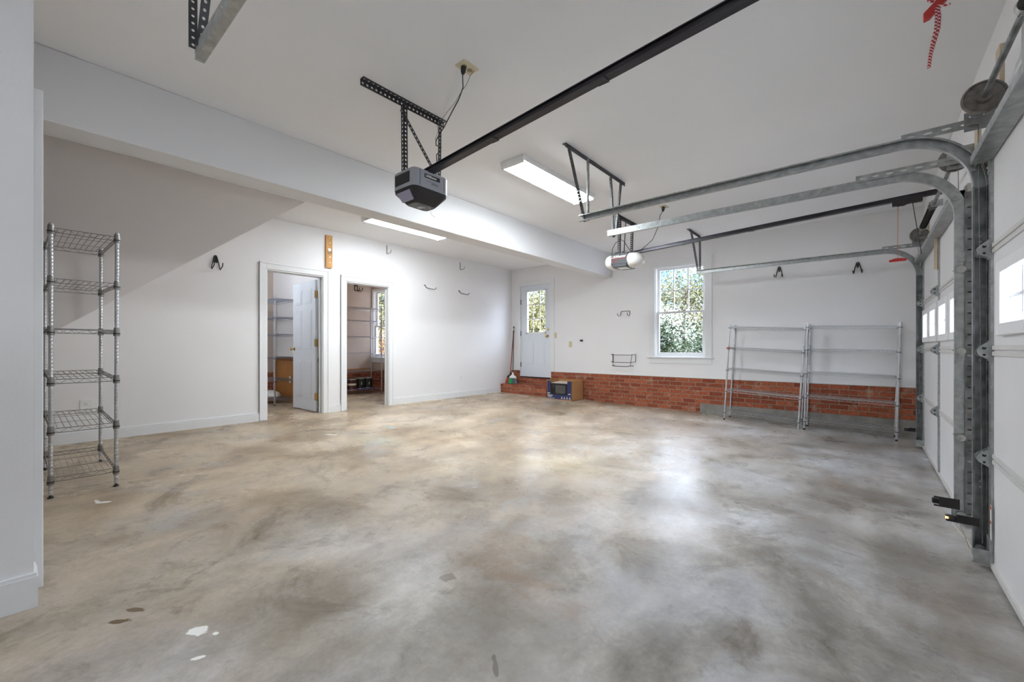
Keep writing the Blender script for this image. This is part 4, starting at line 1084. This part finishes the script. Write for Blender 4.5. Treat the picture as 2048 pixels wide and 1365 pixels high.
b.tube([(cx + .002, cy - .012, 2.13), (cx + .006, cy - .012, 2.10), (cx + .004, cy - .01, 2.06), (cx - .006, cy, 2.02), (cx - .014, cy, 1.985), (cx - .018, cy, 1.945)], .0038, 6)
b.tube([(cx - .003, cy - .012, 2.13), (cx - .002, cy - .012, 2.10), (cx - .004, cy - .01, 2.06), (cx - .012, cy, 2.02), (cx - .017, cy, 1.985), (cx - .020, cy, 1.943)], .0038, 6)
b.tube([(cx, cy - .012, 2.135), (cx + .014, cy - .014, 2.128), (cx + .03, cy - .014, 2.125)], .0036, 6)
b.build('cord', cord_m, r, smooth=True)
b = MB(); b.prism([(cx - .032, 2.105), (cx - .034, 2.128), (cx + .018, 2.178), (cx + .030, 2.176), (cx + .030, 2.158), (cx - .016, 2.108)], cy - .012, cy + .010); b.build('handle', M_RED, r, bevel=.003)

# ceiling outlets and opener cords
def ceil_outlet(x, y, label):
    r = thing('ceiling_outlet', label, 'power outlet', (x, y, ZC), 'ivory outlets on the ceiling')
    MB().box(x - .045, x + .045, y - .065, y + .065, ZC - .008, ZC).build('cover_plate', M_IVORY, r, bevel=.004)
    b = MB()
    for dy in (-.025, .025): b.lathe([(.018, 0), (.017, .004)], (x, y + dy, ZC - .008), (0, 0, -1), 16)
    b.build('socket', mat('ivory_socket', srgb(150, 140, 112), .5, nscale=8, namt=.05), r)
ceil_outlet(-1.975, 1.885, 'ivory ceiling outlet feeding the nearest opener')
ceil_outlet(-1.99, 5.38, 'ivory ceiling outlet feeding the further opener')
r = thing('power_cord', 'black power cord dropping from the ceiling outlet to the nearest opener', 'cord', (-1.98, 1.86, ZC))
b = MB(); b.tube([(-1.98, 1.86, ZC - .01), (-1.985, 1.86, ZC - .04), (-1.99, 1.86, ZC - .055)], [.018, .016, .008], 8); b.build('plug', M_BLACK, r, smooth=True)
b = MB(); b.tube([(-1.99, 1.86, 2.77), (-2.075, 1.944, 2.756), (-2.187, 2.005, 2.742), (-2.310, 2.059, 2.734), (-2.499, 2.140, 2.710), (-2.588, 2.165, 2.691), (-2.625, 2.165, 2.655), (-2.625, 2.165, 2.619), (-2.564, 2.165, 2.588), (-2.570, 2.165, 2.562), (-2.619, 2.165, 2.541), (-2.613, 2.165, 2.479), (-2.588, 2.165, 2.421)], .0042, 6)
b.build('cable', M_BLACK, r, smooth=True)
b = MB(); b.tube([(-1.955, 1.93, 2.812), (-1.985, 1.925, 2.79), (-2.05, 1.95, 2.765), (-2.14, 1.995, 2.785), (-2.27, 2.048, 2.775), (-2.40, 2.101, 2.79), (-2.53, 2.144, 2.785), (-2.61, 2.165, 2.775), (-2.60, 2.165, 2.72), (-2.637, 2.165, 2.667)], .0018, 5)
tag(b.build('bell_wire', M_STONE, smooth=True), 'thin grey wire looping beside the black power cord', 'wire')
r = thing('power_cord', 'black power cord hanging from the ceiling to the further opener', 'cord', (-1.99, 5.36, ZC))
b = MB(); b.tube([(-1.99, 5.36, ZC - .01), (-1.992, 5.36, ZC - .05), (-1.995, 5.36, ZC - .07)], [.02, .018, .008], 8); b.build('plug', M_BLACK, r, smooth=True)
b = MB(); b.tube([(-1.995, 5.36, 2.76), (-2.039, 5.380, 2.711), (-2.069, 5.390, 2.570), (-2.146, 5.400, 2.422), (-2.239, 5.410, 2.359), (-2.312, 5.420, 2.319), (-2.45, 5.44, 2.31), (-2.50, 5.42, 2.38), (-2.55, 5.40, 2.47), (-2.60, 5.40, 2.50), (-2.66, 5.38, 2.46), (-2.70, 5.36, 2.38), (-2.71, 5.36, 2.29)], .0042, 6)
b.build('cable', M_BLACK, r, smooth=True)

# =================================================================== THINGS ON THE WALLS
def plate(name, label, cat, c, axis, w=.075, h=.12, kind='outlet', m=M_IVORY, g=None):
    """axis 'x': on left wall facing +x, axis 'y': on far wall facing -y"""
    x, y, z = c
    r = thing(name, label, cat, c, g)
    if axis == 'x': MB().box(x, x + .006, y - w / 2, y + w / 2, z - h / 2, z + h / 2).build('cover_plate', m, r, bevel=.002)
    else: MB().box(x - w / 2, x + w / 2, y - .006, y, z - h / 2, z + h / 2).build('cover_plate', m, r, bevel=.002)
    if kind == 'switch':
        MB().box(x - .005, x + .005, y - .016, y - .005, z - .012, z + .012).build('toggle', m, r)
    else:
        b = MB(); b.m(0)
        nrm = (1, 0, 0) if axis == 'x' else (0, -1, 0); o_ = Vector(nrm) * .006
        for dz in (-.026, .026): b.lathe([(.017, 0), (.016, .003)], (Vector(c) + o_ + Vector((0, 0, dz))), nrm, 14)
        b.m(1)
        for dz in (-.026, .026):
            for q in (-.006, .006):
                if axis == 'x': b.box(x + .008, x + .0098, y + q - .001, y + q + .001, z + dz - .004, z + dz + .006)
                else: b.box(x + q - .001, x + q + .001, y - .0098, y - .008, z + dz - .004, z + dz + .006)
        b.build('socket', [m, M_BLACK], r)
    return r
plate('light_switch', 'ivory light switch right of the exterior door', 'light switch', (-5.115, YF, 1.27), 'y', kind='switch')
plate('wall_outlet', 'ivory outlet on the far wall, right of the light switch', 'power outlet', (-4.735, YF, 1.075), 'y')
plate('wall_outlet', 'white outlet behind the tall narrow wire shelving', 'power outlet', (XL, .485, .375), 'x', w=.10, h=.14, m=M_WHITEP)
plate('wall_outlet', 'small white outlet low on the left wall beyond the closet openings', 'power outlet', (XL, 5.905, .37), 'x', w=.07, h=.11, m=M_WHITEP)
b = MB(); b.lathe([(.022, 0), (.022, .012), (.012, .016), (.012, .05), (.018, .052), (.018, .062)], (-4.455, YF, 1.15), (0, -1, 0), 16)
tag(b.build('wall_bolt', M_BLKMET, smooth=True), 'small dark round bolt on the far wall above the cardboard box', 'wall bolt')

# wooden board with a ring
r = thing('mounting_board', 'upright pine board with a metal ring above the closet openings', 'wooden board', (XL, 3.12, 2.49))
MB().box(XL, XL + .035, 3.065, 3.165, 2.235, 2.735).build('board', M_PINE, r, bevel=.003)
b = MB(); b.lathe([(.014, 0), (.012, .01)], (XL + .035, 3.115, 2.50), (1, 0, 0), 10); b.tube(arc((XL + .045, 3.115, 2.478), .028, 0, 2 * pi, 18, (0, 1, 0), (0, 0, 1))[:-1], .005, 6, closed=True)
b.lathe([(.022, 0), (.02, .006)], (XL + .035, 3.115, 2.512), (1, 0, 0), 12)
b.build('ring', M_CHROME, r, smooth=True)
b = MB()
for z in (2.32, 2.40, 2.62, 2.70): b.lathe([(.011, 0), (.009, .004)], (XL + .035, 3.125, z), (1, 0, 0), 10)
b.each('screw', M_TIN, r)

# hooks on the left wall
r = thing('wall_hook', 'black double prong hook left of the closet openings', 'hook', (XL, 1.64, 2.1), 'hooks on the left wall')
b = MB(); b.prism([(1.62, 2.16), (1.632, 2.185), (1.655, 2.185), (1.667, 2.16), (1.667, 2.09), (1.62, 2.09)], XL, XL + .006, 'x'); b.build('back_plate', M_BLKMET, r)
for s_ in (-1, 1):
    yc = 1.643 + s_ * .014; ye = 1.643 + s_ * .045
    b = MB(); b.tube([(XL + .008, yc, 2.165), (XL + .012, (yc + ye) / 2, 2.10), (XL + .014, ye, 2.015), (XL + .03, ye, 2.002), (XL + .11, ye, 2.03), (XL + .13, ye, 2.045), (XL + .135, ye, 2.075)], .006, 6); b.build('prong', M_BLKMET, r, smooth=True)
def jhook(y, z, label, m):
    r = thing('wall_hook', label, 'hook', (XL, y, z), 'hooks on the left wall')
    MB().box(XL, XL + .006, y - .013, y + .013, z, z + .15).build('back_plate', m, r, bevel=.002)
    b = MB(); b.tube([(XL + .008, y, z + .13), (XL + .010, y, z + .01), (XL + .02, y, z - .002), (XL + .10, y, z + .005), (XL + .125, y, z + .02), (XL + .13, y, z + .05)], .008, 6); b.build('prong', m, r, smooth=True)
jhook(4.15, 2.63, 'white hook high on the left wall above the right closet opening', mat('hook_grey', srgb(176, 176, 176), .5, nscale=8, namt=.02))
jhook(5.87, 2.60, 'white hook high on the left wall nearest the far corner', mat('hook_grey', srgb(176, 176, 176), .5, nscale=8, namt=.02))
def whook(y0, y1, z, label):
    r = thing('wall_hook', label, 'hook', (XL, (y0 + y1) / 2, z), 'hooks on the left wall')
    b = MB(); b.tube([(XL + .004, y0 - .03, z + .035), (XL + .008, y0 - .02, z + .04), (XL + .012, y0, z), (XL + .02, y0 + .03, z - .012), (XL + .06, y1 - .03, z - .03), (XL + .09, y1, z - .03), (XL + .10, y1 + .012, z + .005)], .0065, 6); b.build('rod', M_BLKMET, r, smooth=True)
    MB().lathe([(.009, 0), (.007, .006)], (XL, y0 - .03, z + .035), (1, 0, 0), 8).build('screw', M_BLKMET, r)
whook(4.99, 5.15, 2.145, 'black bent wire hook on the left wall, nearer of the two low hooks')
whook(5.86, 6.02, 2.13, 'black bent wire hook on the left wall, closer to the broom')
# far wall bracket
r = thing('wall_hook', 'black wire bracket with two upturned ends left of the window', 'hook', (-3.51, YF, 1.64), 'hooks on the far wall')
b = MB(); b.tube([(-3.625, YF - .09, 1.665), (-3.628, YF - .085, 1.625), (-3.615, YF - .06, 1.61), (-3.60, YF - .02, 1.62), (-3.595, YF - .006, 1.69), (-3.59, YF - .005, 1.70), (-3.42, YF - .005, 1.70), (-3.415, YF - .006, 1.69), (-3.415, YF - .02, 1.62), (-3.42, YF - .06, 1.61), (-3.43, YF - .085, 1.625), (-3.43, YF - .09, 1.665)], .0055, 6)
b.build('rod', M_BLKMET, r, smooth=True)
# wire basket rack
r = thing('wire_rack', 'black wire wall rack below and left of the window', 'wire rack', (-3.53, YF, .77))
for z, xa_, xb_, yo in ((.875, -3.755, -3.30, .10), (.735, -3.755, -3.30, .10), (.66, -3.72, -3.35, .13)):
    b = MB(); b.tube([(xa_, YF - .004, z), (xa_, YF - yo, z), (xa_ + .06, YF - yo - .02, z - .01), (xb_ - .06, YF - yo - .02, z - .01), (xb_, YF - yo, z), (xb_, YF - .004, z)], .005, 6); b.build('rail', M_BLKMET, r, smooth=True)
for x in (-3.755, -3.30):
    b = MB(); b.tube([(x, YF - .006, .875), (x, YF - .006, .735)], .005, 6); b.tube([(x + (.03 if x < -3.5 else -.03), YF - .10, .875), (x + (.05 if x < -3.5 else -.06), YF - .12, .65)], .005, 6); b.build('upright', M_BLKMET, r, smooth=True)
def vhook(x, z, label, h=.13, w=.05):
    r = thing('wall_hook', label, 'hook', (x, YF, z), 'hooks on the far wall')
    MB().box(x - .012, x + .012, YF - .008, YF, z - .03, z + .03).build('back_plate', M_BLKMET, r)
    b = MB(); b.tube([(x - w, YF - .14, z - .085), (x - w + .003, YF - .13, z - .12), (x - w + .006, YF - .02, z - .11), (x - .03, YF - .012, z - .03), (x - .012, YF - .010, z + .035), (x, YF - .010, z + .045), (x + .012, YF - .010, z + .035), (x + .03, YF - .012, z - .03), (x + w - .006, YF - .02, z - .11), (x + w - .003, YF - .13, z - .12), (x + w, YF - .14, z - .085)], .0065, 6)
    b.build('prong', M_BLKMET, r, smooth=True)
vhook(-1.01, 2.19, 'black double hook on the far wall just under the overhead track')
vhook(-.09, 2.14, 'black double hook on the far wall nearest the garage door')

# =================================================================== CORNER: BROOMS AND BOX
def broom(label, foot, top, handle_m, cap_m, br1, br2, wdir, grip):
    f = Vector(foot); t_ = Vector(top)
    r = thing('broom', label, 'broom', foot, 'brooms in the corner')
    d = (t_ - f).normalized(); w = Vector(wdir).normalized(); q = d.cross(w).normalized()
    def ring(c, a, b_, n=14): return [c + w * (a * cos(2 * pi * i / n)) + q * (b_ * sin(2 * pi * i / n)) for i in range(n)]
    def loftr(rings):
        n = 14; b = MB(); vs = [p for rg in rings for p in rg]; fs = []
        for i in range(len(rings) - 1):
            for k in range(n): fs.append((i * n + k, i * n + (k + 1) % n, (i + 1) * n + (k + 1) % n, (i + 1) * n + k))
        fs.append(list(range(n))[::-1]); fs.append([(len(rings) - 1) * n + k for k in range(n)]); b.add(vs, fs); return b
    # bristles: a flared brush in two colours
    for s_, mm in ((-1, br1), (1, br2)):
        off = w * (s_ * .055)
        b = loftr([ring(f + off + w * (s_ * .012), .062, .032), ring(f + d * .08 + off, .056, .028), ring(f + d * .15 + off * .75, .042, .024)])
        b.build('bristles', mm, r, smooth=True)
    loftr([ring(f + d * .13, .098, .032), ring(f + d * .165, .090, .030), ring(f + d * .195, .045, .022), ring(f + d * .215, .020, .018), ring(f + d * .26, .016, .016)]).build('head', cap_m, r, smooth=True)
    b = MB(); b.tube([f + d * .24, t_ - d * .16], .0115, 10); b.build('handle', handle_m, r, smooth=True)
    b = MB(); b.tube([t_ - d * .16, t_ - d * .03, t_], [.015, .016, .010], 10); b.build('grip', grip, r, smooth=True)
    b = MB(); b.tube([t_ - d * .05, t_ - d * .10], .0172, 10); b.build('grip_band', M_TIN, r, smooth=True)
broom('broom with green and grey bristles and a white head, leaning in the corner', (-6.10, 7.24, .187), (-6.235, 7.44, 1.50), M_OLIVE, M_WHITEP, M_GREEN, M_GREYB, (1, .12, 0), M_BLACK)
broom('red broom with a dark head, standing behind the green one', (-6.235, 7.30, .187), (-6.25, 7.455, 1.46), M_COPPER, M_BLACK, M_REDB, M_REDB, (1, .1, .0), M_COPPER)

bz = FZ(-4.7) - .0
r = thing('cardboard_box', 'open cardboard box with a navy printed front by the brick step', 'cardboard box', (-4.71, 7.25, bz))
x0, x1, y0, y1 = -5.01, -4.405, 7.03, 7.465; zb = FZ(-4.4) - .003; H = .40; t_ = .006
slb = .0254
b = MB()
b.box(x0, x1, y0 + t_, y1, zb + .005, zb + .012); b.box(x0, x1, y1 - t_, y1, zb, zb + H); b.box(x0, x0 + t_, y0, y1, zb, zb + H); b.box(x1 - t_, x1, y0, y1, zb, zb + H)
b.build('carton', M_CARD, r)
# front panel with a rounded cut-out
fx0, fx1 = x0 + .0, x1 - .0; cx0, cx1 = x0 + .095, x1 - .105; ct = zb + .115; rad = .05
pts = [(fx0, zb), (fx1, zb), (fx1, zb + H), (cx1, zb + H), (cx1, ct + rad)] + [(cx1 - rad + rad * cos(a), ct + rad - rad * sin(a)) for a in [i * pi / 2 / 6 for i in range(1, 7)]] + \
      [(cx0 + rad - rad * sin(a), ct + rad - rad * cos(a)) for a in [i * pi / 2 / 6 for i in range(0, 7)]] + [(cx0, zb + H), (fx0, zb + H)]
MB().prism(pts, y0, y0 + t_).build('front_panel', M_CARD, r)
pts2 = [(max(fx0 + .014, min(fx1 - .014, a)) if (a in (fx0, fx1)) else (a - .0 if a > (cx0 + cx1) / 2 else a + .0), (zb + .022 if c == zb else (c - .01 if c == zb + H else c))) for a, c in pts]
pr = MB().prism(pts2, y0 - .0012, y0 + .002).build('printed_sheet', M_NAVY, r)
b = MB()
b.box(x0 + .022, x0 + .082, y0 - .002, y0, zb + .130, zb + .142); b.box(x0 + .03, x0 + .075, y0 - .002, y0, zb + .118, zb + .124)
b.box(x1 - .085, x1 - .03, y0 - .002, y0, zb + .128, zb + .144); b.box(x0 + .02, x0 + .15, y0 - .002, y0, zb + .082, zb + .098); b.box(x0 + .035, x0 + .125, y0 - .002, y0, zb + .060, zb + .068); b.box(x0 + .02, x0 + .20, y0 - .002, y0, zb + .034, zb + .041)
for i in range(4):
    xx = x1 - .235 + i * .062
    b.box(xx - .018, xx + .018, y0 - .002, y0, zb + .036, zb + .050); b.lathe([(.012, 0), (.010, .0015)], (xx, y0 - .0006, zb + .068), (0, -1, 0), 10)
b.each('printed_mark', M_WHITEP, pr)
# microwave inside
r = thing('microwave_oven', 'black microwave oven inside the cardboard box', 'microwave', (-4.71, 7.22, bz))
b = MB(); b.box(x0 + .02, x1 - .02, y0 + .03, y1 - .03, zb + .014, zb + .335); b.build('cabinet', M_BLACK, r, bevel=.006)
MB().box(x0 + .03, x1 - .07, y0 + .012, y0 + .030, zb + .03, zb + .33).build('door', M_DARKGL, r, bevel=.008)
pts = rrect(x0 + .21, x1 - .16, zb + .135, zb + .300, .03)
MB().prism(pts, y0 + .009, y0 + .013).build('door_window', M_GREYGL, r)
MB().box(x1 - .068, x1 - .022, y0 + .016, y0 + .030, zb + .03, zb + .33).build('control_panel', M_BLKMET, r)
b = MB(); b.prism([(x0 + .10, zb + .338), (x1 - .10, zb + .338), (x1 - .13, zb + .362), (x0 + .2, zb + .370)], y0 + .02, y0 + .25); tag(b.build('foam_sheet', mat('pale_foam', srgb(206, 192, 178), .8, nscale=10, namt=.1)), 'pale packing sheet lying on top of the microwave', 'packing sheet')

# =================================================================== CLOSET CONTENTS
r = thing('wood_cabinet', 'golden oak cabinet side inside the left closet behind the open door', 'cabinet', (-7.9, 3.22, 0))
MB().box(-8.74, -7.0, 3.235, 3.261, .02, .80).build('body', M_OAK, r)
b = MB(); b.box(-8.76, -6.98, 3.225, 3.262, .76, .83); b.build('top_rail', mat('oak_dark', srgb(146, 96, 52), .5, nscale=9, namt=.2), r, bevel=.004)
b = MB(); b.box(-8.74, -8.66, 3.229, 3.24, .02, .76); b.box(-8.66, -7.0, 3.229, 3.24, .02, .10); b.build('stile', M_OAK, r)
plate('wall_outlet', 'white outlet on the oak cabinet in the left closet', 'power outlet', (-8.05, 3.235, .42), 'y', m=M_WHITEP)
b = MB(); random.seed(3); 
vs = []; N_ = 14
r = thing('white_bag', 'crumpled white plastic bag on the bottom shelf in the left closet', 'bag', (-8.35, 3.0, .11))
secs = []
for t, k in ((0, .85), (.25, 1.0), (.6, .92), (.85, .6), (1.0, .2)):
    secs.append(([(-8.32 + k * .27 * cos(2 * pi * i / N_) * (1 + random.uniform(-.1, .1)), 3.02 + k * .12 * sin(2 * pi * i / N_) * (1 + random.uniform(-.12, .12))) for i in range(N_)], .105 + t * .12))
loft(secs).build('bag_body', M_WHITEP, r)
# paint cans
def can(x, y, z, label, kind, rad=.092, h=.235):
    r = thing('paint_can', label, 'paint can', (x, y, z), 'paint cans on the closet shelf')
    m_ = {'maroon': M_MAROON, 'black': M_CAPGREEN}[kind]
    b = MB().lathe([(rad, 0), (rad, .008), (rad - .002, .012), (rad - .002, h - .012), (rad, h - .008), (rad, h), (rad - .012, h), (rad - .014, h - .006)], (x, y, z), (0, 0, 1), 24); b.build('can', M_TIN, r, smooth=True)
    b = MB(); b.m(0).lathe([(rad, .014), (rad, h * (.42 if kind == 'maroon' else .9))], (x, y, z), (0, 0, 1), 24)
    if kind == 'maroon': b.m(1).lathe([(rad + .0005, h * .42), (rad + .0005, h * .6)], (x, y, z), (0, 0, 1), 24); b.m(0).lathe([(rad, h * .6), (rad, h * .9)], (x, y, z), (0, 0, 1), 24)
    else: b.m(1).box(x + rad * .55, x + rad * .98, y - .03, y + .012, z + h * .35, z + h * .6)
    b.build('label_band', [m_, M_CREAM], r)
    b = MB(); b.tube([(x, y - rad, z + h * .78)] + [(x + rad * .6 * sin(pi * i / 8), y - rad * 1.02 * cos(pi * i / 8), z + h * .78 - .05 * sin(pi * i / 8)) for i in range(1, 8)] + [(x, y + rad, z + h * .78)], .0018, 4); b.build('bail', M_TIN, r)
can(-8.50, 4.47, .095, 'maroon and cream paint can at the visible left end of the closet shelf', 'maroon')
can(-8.48, 4.68, .095, 'maroon and cream paint can just left of the black cans', 'maroon')
can(-8.52, 4.90, .108, 'black labelled paint can standing at the left on the blue tray', 'black')
can(-8.52, 5.085, .108, 'black labelled paint can standing at the right on the blue tray', 'black')
b = MB(); b.box(-8.66, -8.40, 4.80, 5.19, .095, .107); tag(b.build('tray', M_BLUE), 'flat blue tray under the black paint cans', 'tray')
r = thing('wall_hook', 'black double prong hook high on the back wall of the right closet', 'hook', (XRM, 5.0, 2.4))
xh = XRM
MB().box(xh, xh + .008, 4.96, 5.05, 2.41, 2.51).build('back_plate', M_BLKMET, r)
for yy in (4.97, 5.04):
    b = MB(); b.tube([(xh + .01, yy, 2.43), (xh + .012, yy, 2.32), (xh + .03, yy, 2.30), (xh + .10, yy + .03, 2.30), (xh + .13, yy + .05, 2.32), (xh + .14, yy + .06, 2.37)], .009, 6); b.build('prong', M_BLKMET, r, smooth=True)

# =================================================================== SENSORS
def sensor(x, y, z, label, lit, sgn, blk=True):
    r = thing('safety_sensor', label, 'safety sensor', (x, y, z), 'safety beam sensors')
    b = MB(); b.box(x + .02, XT - .012, y - .0015, y + .0015, z - .022, z + .022); b.box(x + .02, x + .023, y - .02, y + .02, z - .02, z + .02); b.build('bracket', M_BLKMET, r)
    b = MB(); b.box(x - .022, x + .022, y - .016, y + .016, z - .02, z + .014); b.build('body', M_BLACK, r, bevel=.006)
    MB().lathe([(.010, 0), (.009, .007), (.004, .009)], (x, y + sgn * .016, z), (0, sgn, 0), 14).build('lens', M_BLKMET, r)
    if lit: MB().box(x - .0235, x - .012, y - .0168, y - .013, z - .004, z + .006).build('indicator', M_LED, r)
    return r
s1 = sensor(.36, 4.0, -.025, 'black safety sensor on the track of the further garage door, unlit', False, 1)
b = MB(); b.box(.345, .465, 3.962, 3.97, .0, .010); b.box(.345, .465, 3.962, 3.97, -.055, -.045); b.box(.37, .465, 3.964, 3.968, -.045, .0); b.build('guard', M_BLKMET, s1)
sensor(.36, 3.36, .055, 'black safety sensor with a glowing amber light beside the nearest track', True, -1)
sensor(.37, 6.92, .02, 'black safety sensor on the track by the far wall', False, -1)
b = MB(); b.tube([(.37, 3.99, -.045), (.42, 3.98, -.13), (.45, 3.90, FZ(.45) + .004), (.47, 3.72, FZ(.47) + .003), (.47, 3.55, FZ(.47) + .003), (.44, 3.44, -.12), (.39, 3.375, .04)], .0022, 5)
tag(b.build('sensor_wire', M_CREAM, smooth=True), 'thin pale wire between the two middle safety sensors', 'wire')
b = MB(); b.box(.469, .474, 3.40, 3.404, 0, .01)
r = tag(MB().box(XD - .012, XD - .0105, 3.300, 3.325, -.01, .17).build('warning_sticker', M_WHITEP), 'white warning sticker with red bands low on the edge of the nearest garage door', 'sticker')
b = MB(); b.box(XD - .013, XD - .0118, 3.300, 3.325, .15, .168); b.box(XD - .013, XD - .0118, 3.300, 3.325, .075, .088); b.each('red_band', mat('orange_red', (.6, .08, .02, 1), .5, nscale=8, namt=.05), r)

# =================================================================== OUTSIDE
b = MB(); b.box(-40, 12, YF + .2, 60, -.45, -.30); struct('ground_garden', b, M_GROUND, 'brown leaf covered ground outside the windows', 'ground')
b = MB(); b.box(XR + .2, 40, -30, 60, -.50, -.22); struct('ground_driveway', b, M_DRIVE, 'pale driveway outside the garage doors', 'driveway')
b = MB(); b.box(-40, XRM - .3, -20, YF + .2, -.45, -.30); b.box(XRM - .3, -6.55, 5.7, YF + .2, -.45, -.30); struct('ground_side', b, M_GROUND, 'ground outside the closet window', 'ground')
def bush(name, label, c, rx, ry, rz, n, lf, m, trunk=True, holes=0.0, group='shrubs and trees outside', seed=1, parent=None):
    rnd = random.Random(seed)
    r = thing(name, label, 'shrub' if name == 'shrub' else 'tree', (c[0], c[1], -.3), group)
    b = MB(); vs = []; fs = []
    clumps = [(rnd.gauss(0, .45), rnd.gauss(0, .45), rnd.gauss(0, .45)) for _ in range(int(18 + 20 * holes))]
    cs = .34 - .14 * holes
    for i in range(n):
        k = clumps[rnd.randrange(len(clumps))]
        p = Vector((c[0] + rx * (k[0] + rnd.gauss(0, cs)), c[1] + ry * (k[1] + rnd.gauss(0, cs)), c[2] + rz * (k[2] + rnd.gauss(0, cs))))
        if p.z < -.3: continue
        d = Vector((rnd.gauss(0, 1), rnd.gauss(0, 1), rnd.gauss(0, .7))).normalized(); e_ = d.cross(Vector((rnd.gauss(0, 1), rnd.gauss(0, 1), rnd.gauss(0, 1)))).normalized()
        s_ = lf * rnd.uniform(.6, 1.3); k0 = len(vs)
        vs += [p - d * s_, p + e_ * s_ * .45, p + d * s_, p - e_ * s_ * .45]; fs.append((k0, k0 + 1, k0 + 2, k0 + 3))
    b.add(vs, fs)
    me = bpy.data.meshes.new('foliage'); me.from_pydata([Vector(v) - r.location for v in vs], [], fs); me.materials.append(m)
    o = bpy.data.objects.new('foliage', me); COL.objects.link(o); o.parent = r
    b = MB()
    top = Vector((c[0], c[1], c[2] + rz * .3)); base = Vector((c[0], c[1], -.32))
    mid = (top + base) / 2 + Vector((rnd.uniform(-.1, .1), 0, 0))
    b.tube([base, mid, top], [.05, .04, .02], 7)
    for k in clumps[:10]:
        q = Vector((c[0] + rx * k[0], c[1] + ry * k[1], c[2] + rz * k[2])); st = mid.lerp(top, rnd.random())
        b.tube([st, (st + q) / 2 + Vector((0, 0, .08)), q], [.018, .012, .005], 5)
    b.build('trunk', M_BARK, r, smooth=True)
    return r
bush('shrub', 'dense dark green shrub filling the lower left of the window', (-4.62, 12.6, 1.12), .60, .7, 1.15, 11000, .05, M_LEAFD, seed=2)
bush('shrub', 'rounded dark green shrub at the lower right of the window', (-3.30, 11.2, .72), .50, .5, .75, 7000, .04, M_LEAFD, seed=3)
bush('tree', 'sparse olive leaved tree crossing the upper half of the window', (-4.62, 14.5, 2.75), 1.5, 1.0, .9, 4500, .05, M_LEAFY, holes=1.0, seed=4)
bush('tree', 'taller open tree behind the window, against the blue sky', (-6.2, 19.0, 3.3), 1.8, 1.2, 1.0, 2200, .06, M_LEAFD, holes=1.0, seed=5)
bush('shrub', 'yellow green shrub behind the right of the window', (-4.6, 16.5, 1.6), 1.0, .5, .9, 2600, .055, M_LEAFY, holes=.8, seed=6)
bush('shrub', 'holly like shrub seen through the panes of the exterior door', (-8.3, 11.0, 2.0), 1.1, .8, 1.3, 8000, .05, M_LEAFB, seed=7)
bush('shrub', 'dark shrub behind the exterior door panes, at the right', (-9.0, 13.0, 1.8), 1.6, .7, 1.6, 8000, .05, M_LEAFD, seed=8)
bush('tree', 'yellow green tree seen through the closet window', (-12.4, 7.9, 2.4), .9, .9, 1.2, 6000, .05, M_LEAFB, holes=.5, seed=9)
bush('shrub', 'orange leaved shrub low behind the closet window', (-13.3, 8.5, .9), .9, .9, .8, 6000, .05, leaf_mat('bright_orange_leaves', [srgb(120, 66, 34), srgb(196, 124, 76), srgb(170, 150, 92), srgb(74, 58, 36)]), seed=10)  # orange leaf colours brightened in place of sunlight
r = thing('wooden_fence', 'brown wooden fence at the back of the garden', 'fence', (-6, 22, -.3))
for i in range(60):
    x = -14 + i * .26
    MB().box(x, x + .22, 22, 22.03, -.3, 1.25).build('board', M_FENCE, r)
b = MB(); b.box(-14, 2, 22.03, 22.08, .9, 1.0); b.build('rail', M_FENCE, r)
b = MB(); b.box(-5.2, -3.55, 10.0, 10.25, -.3, .86); tag(b.build('garden_wall', M_STONE, bevel=.02), 'low grey garden wall just below the window view', 'low wall')
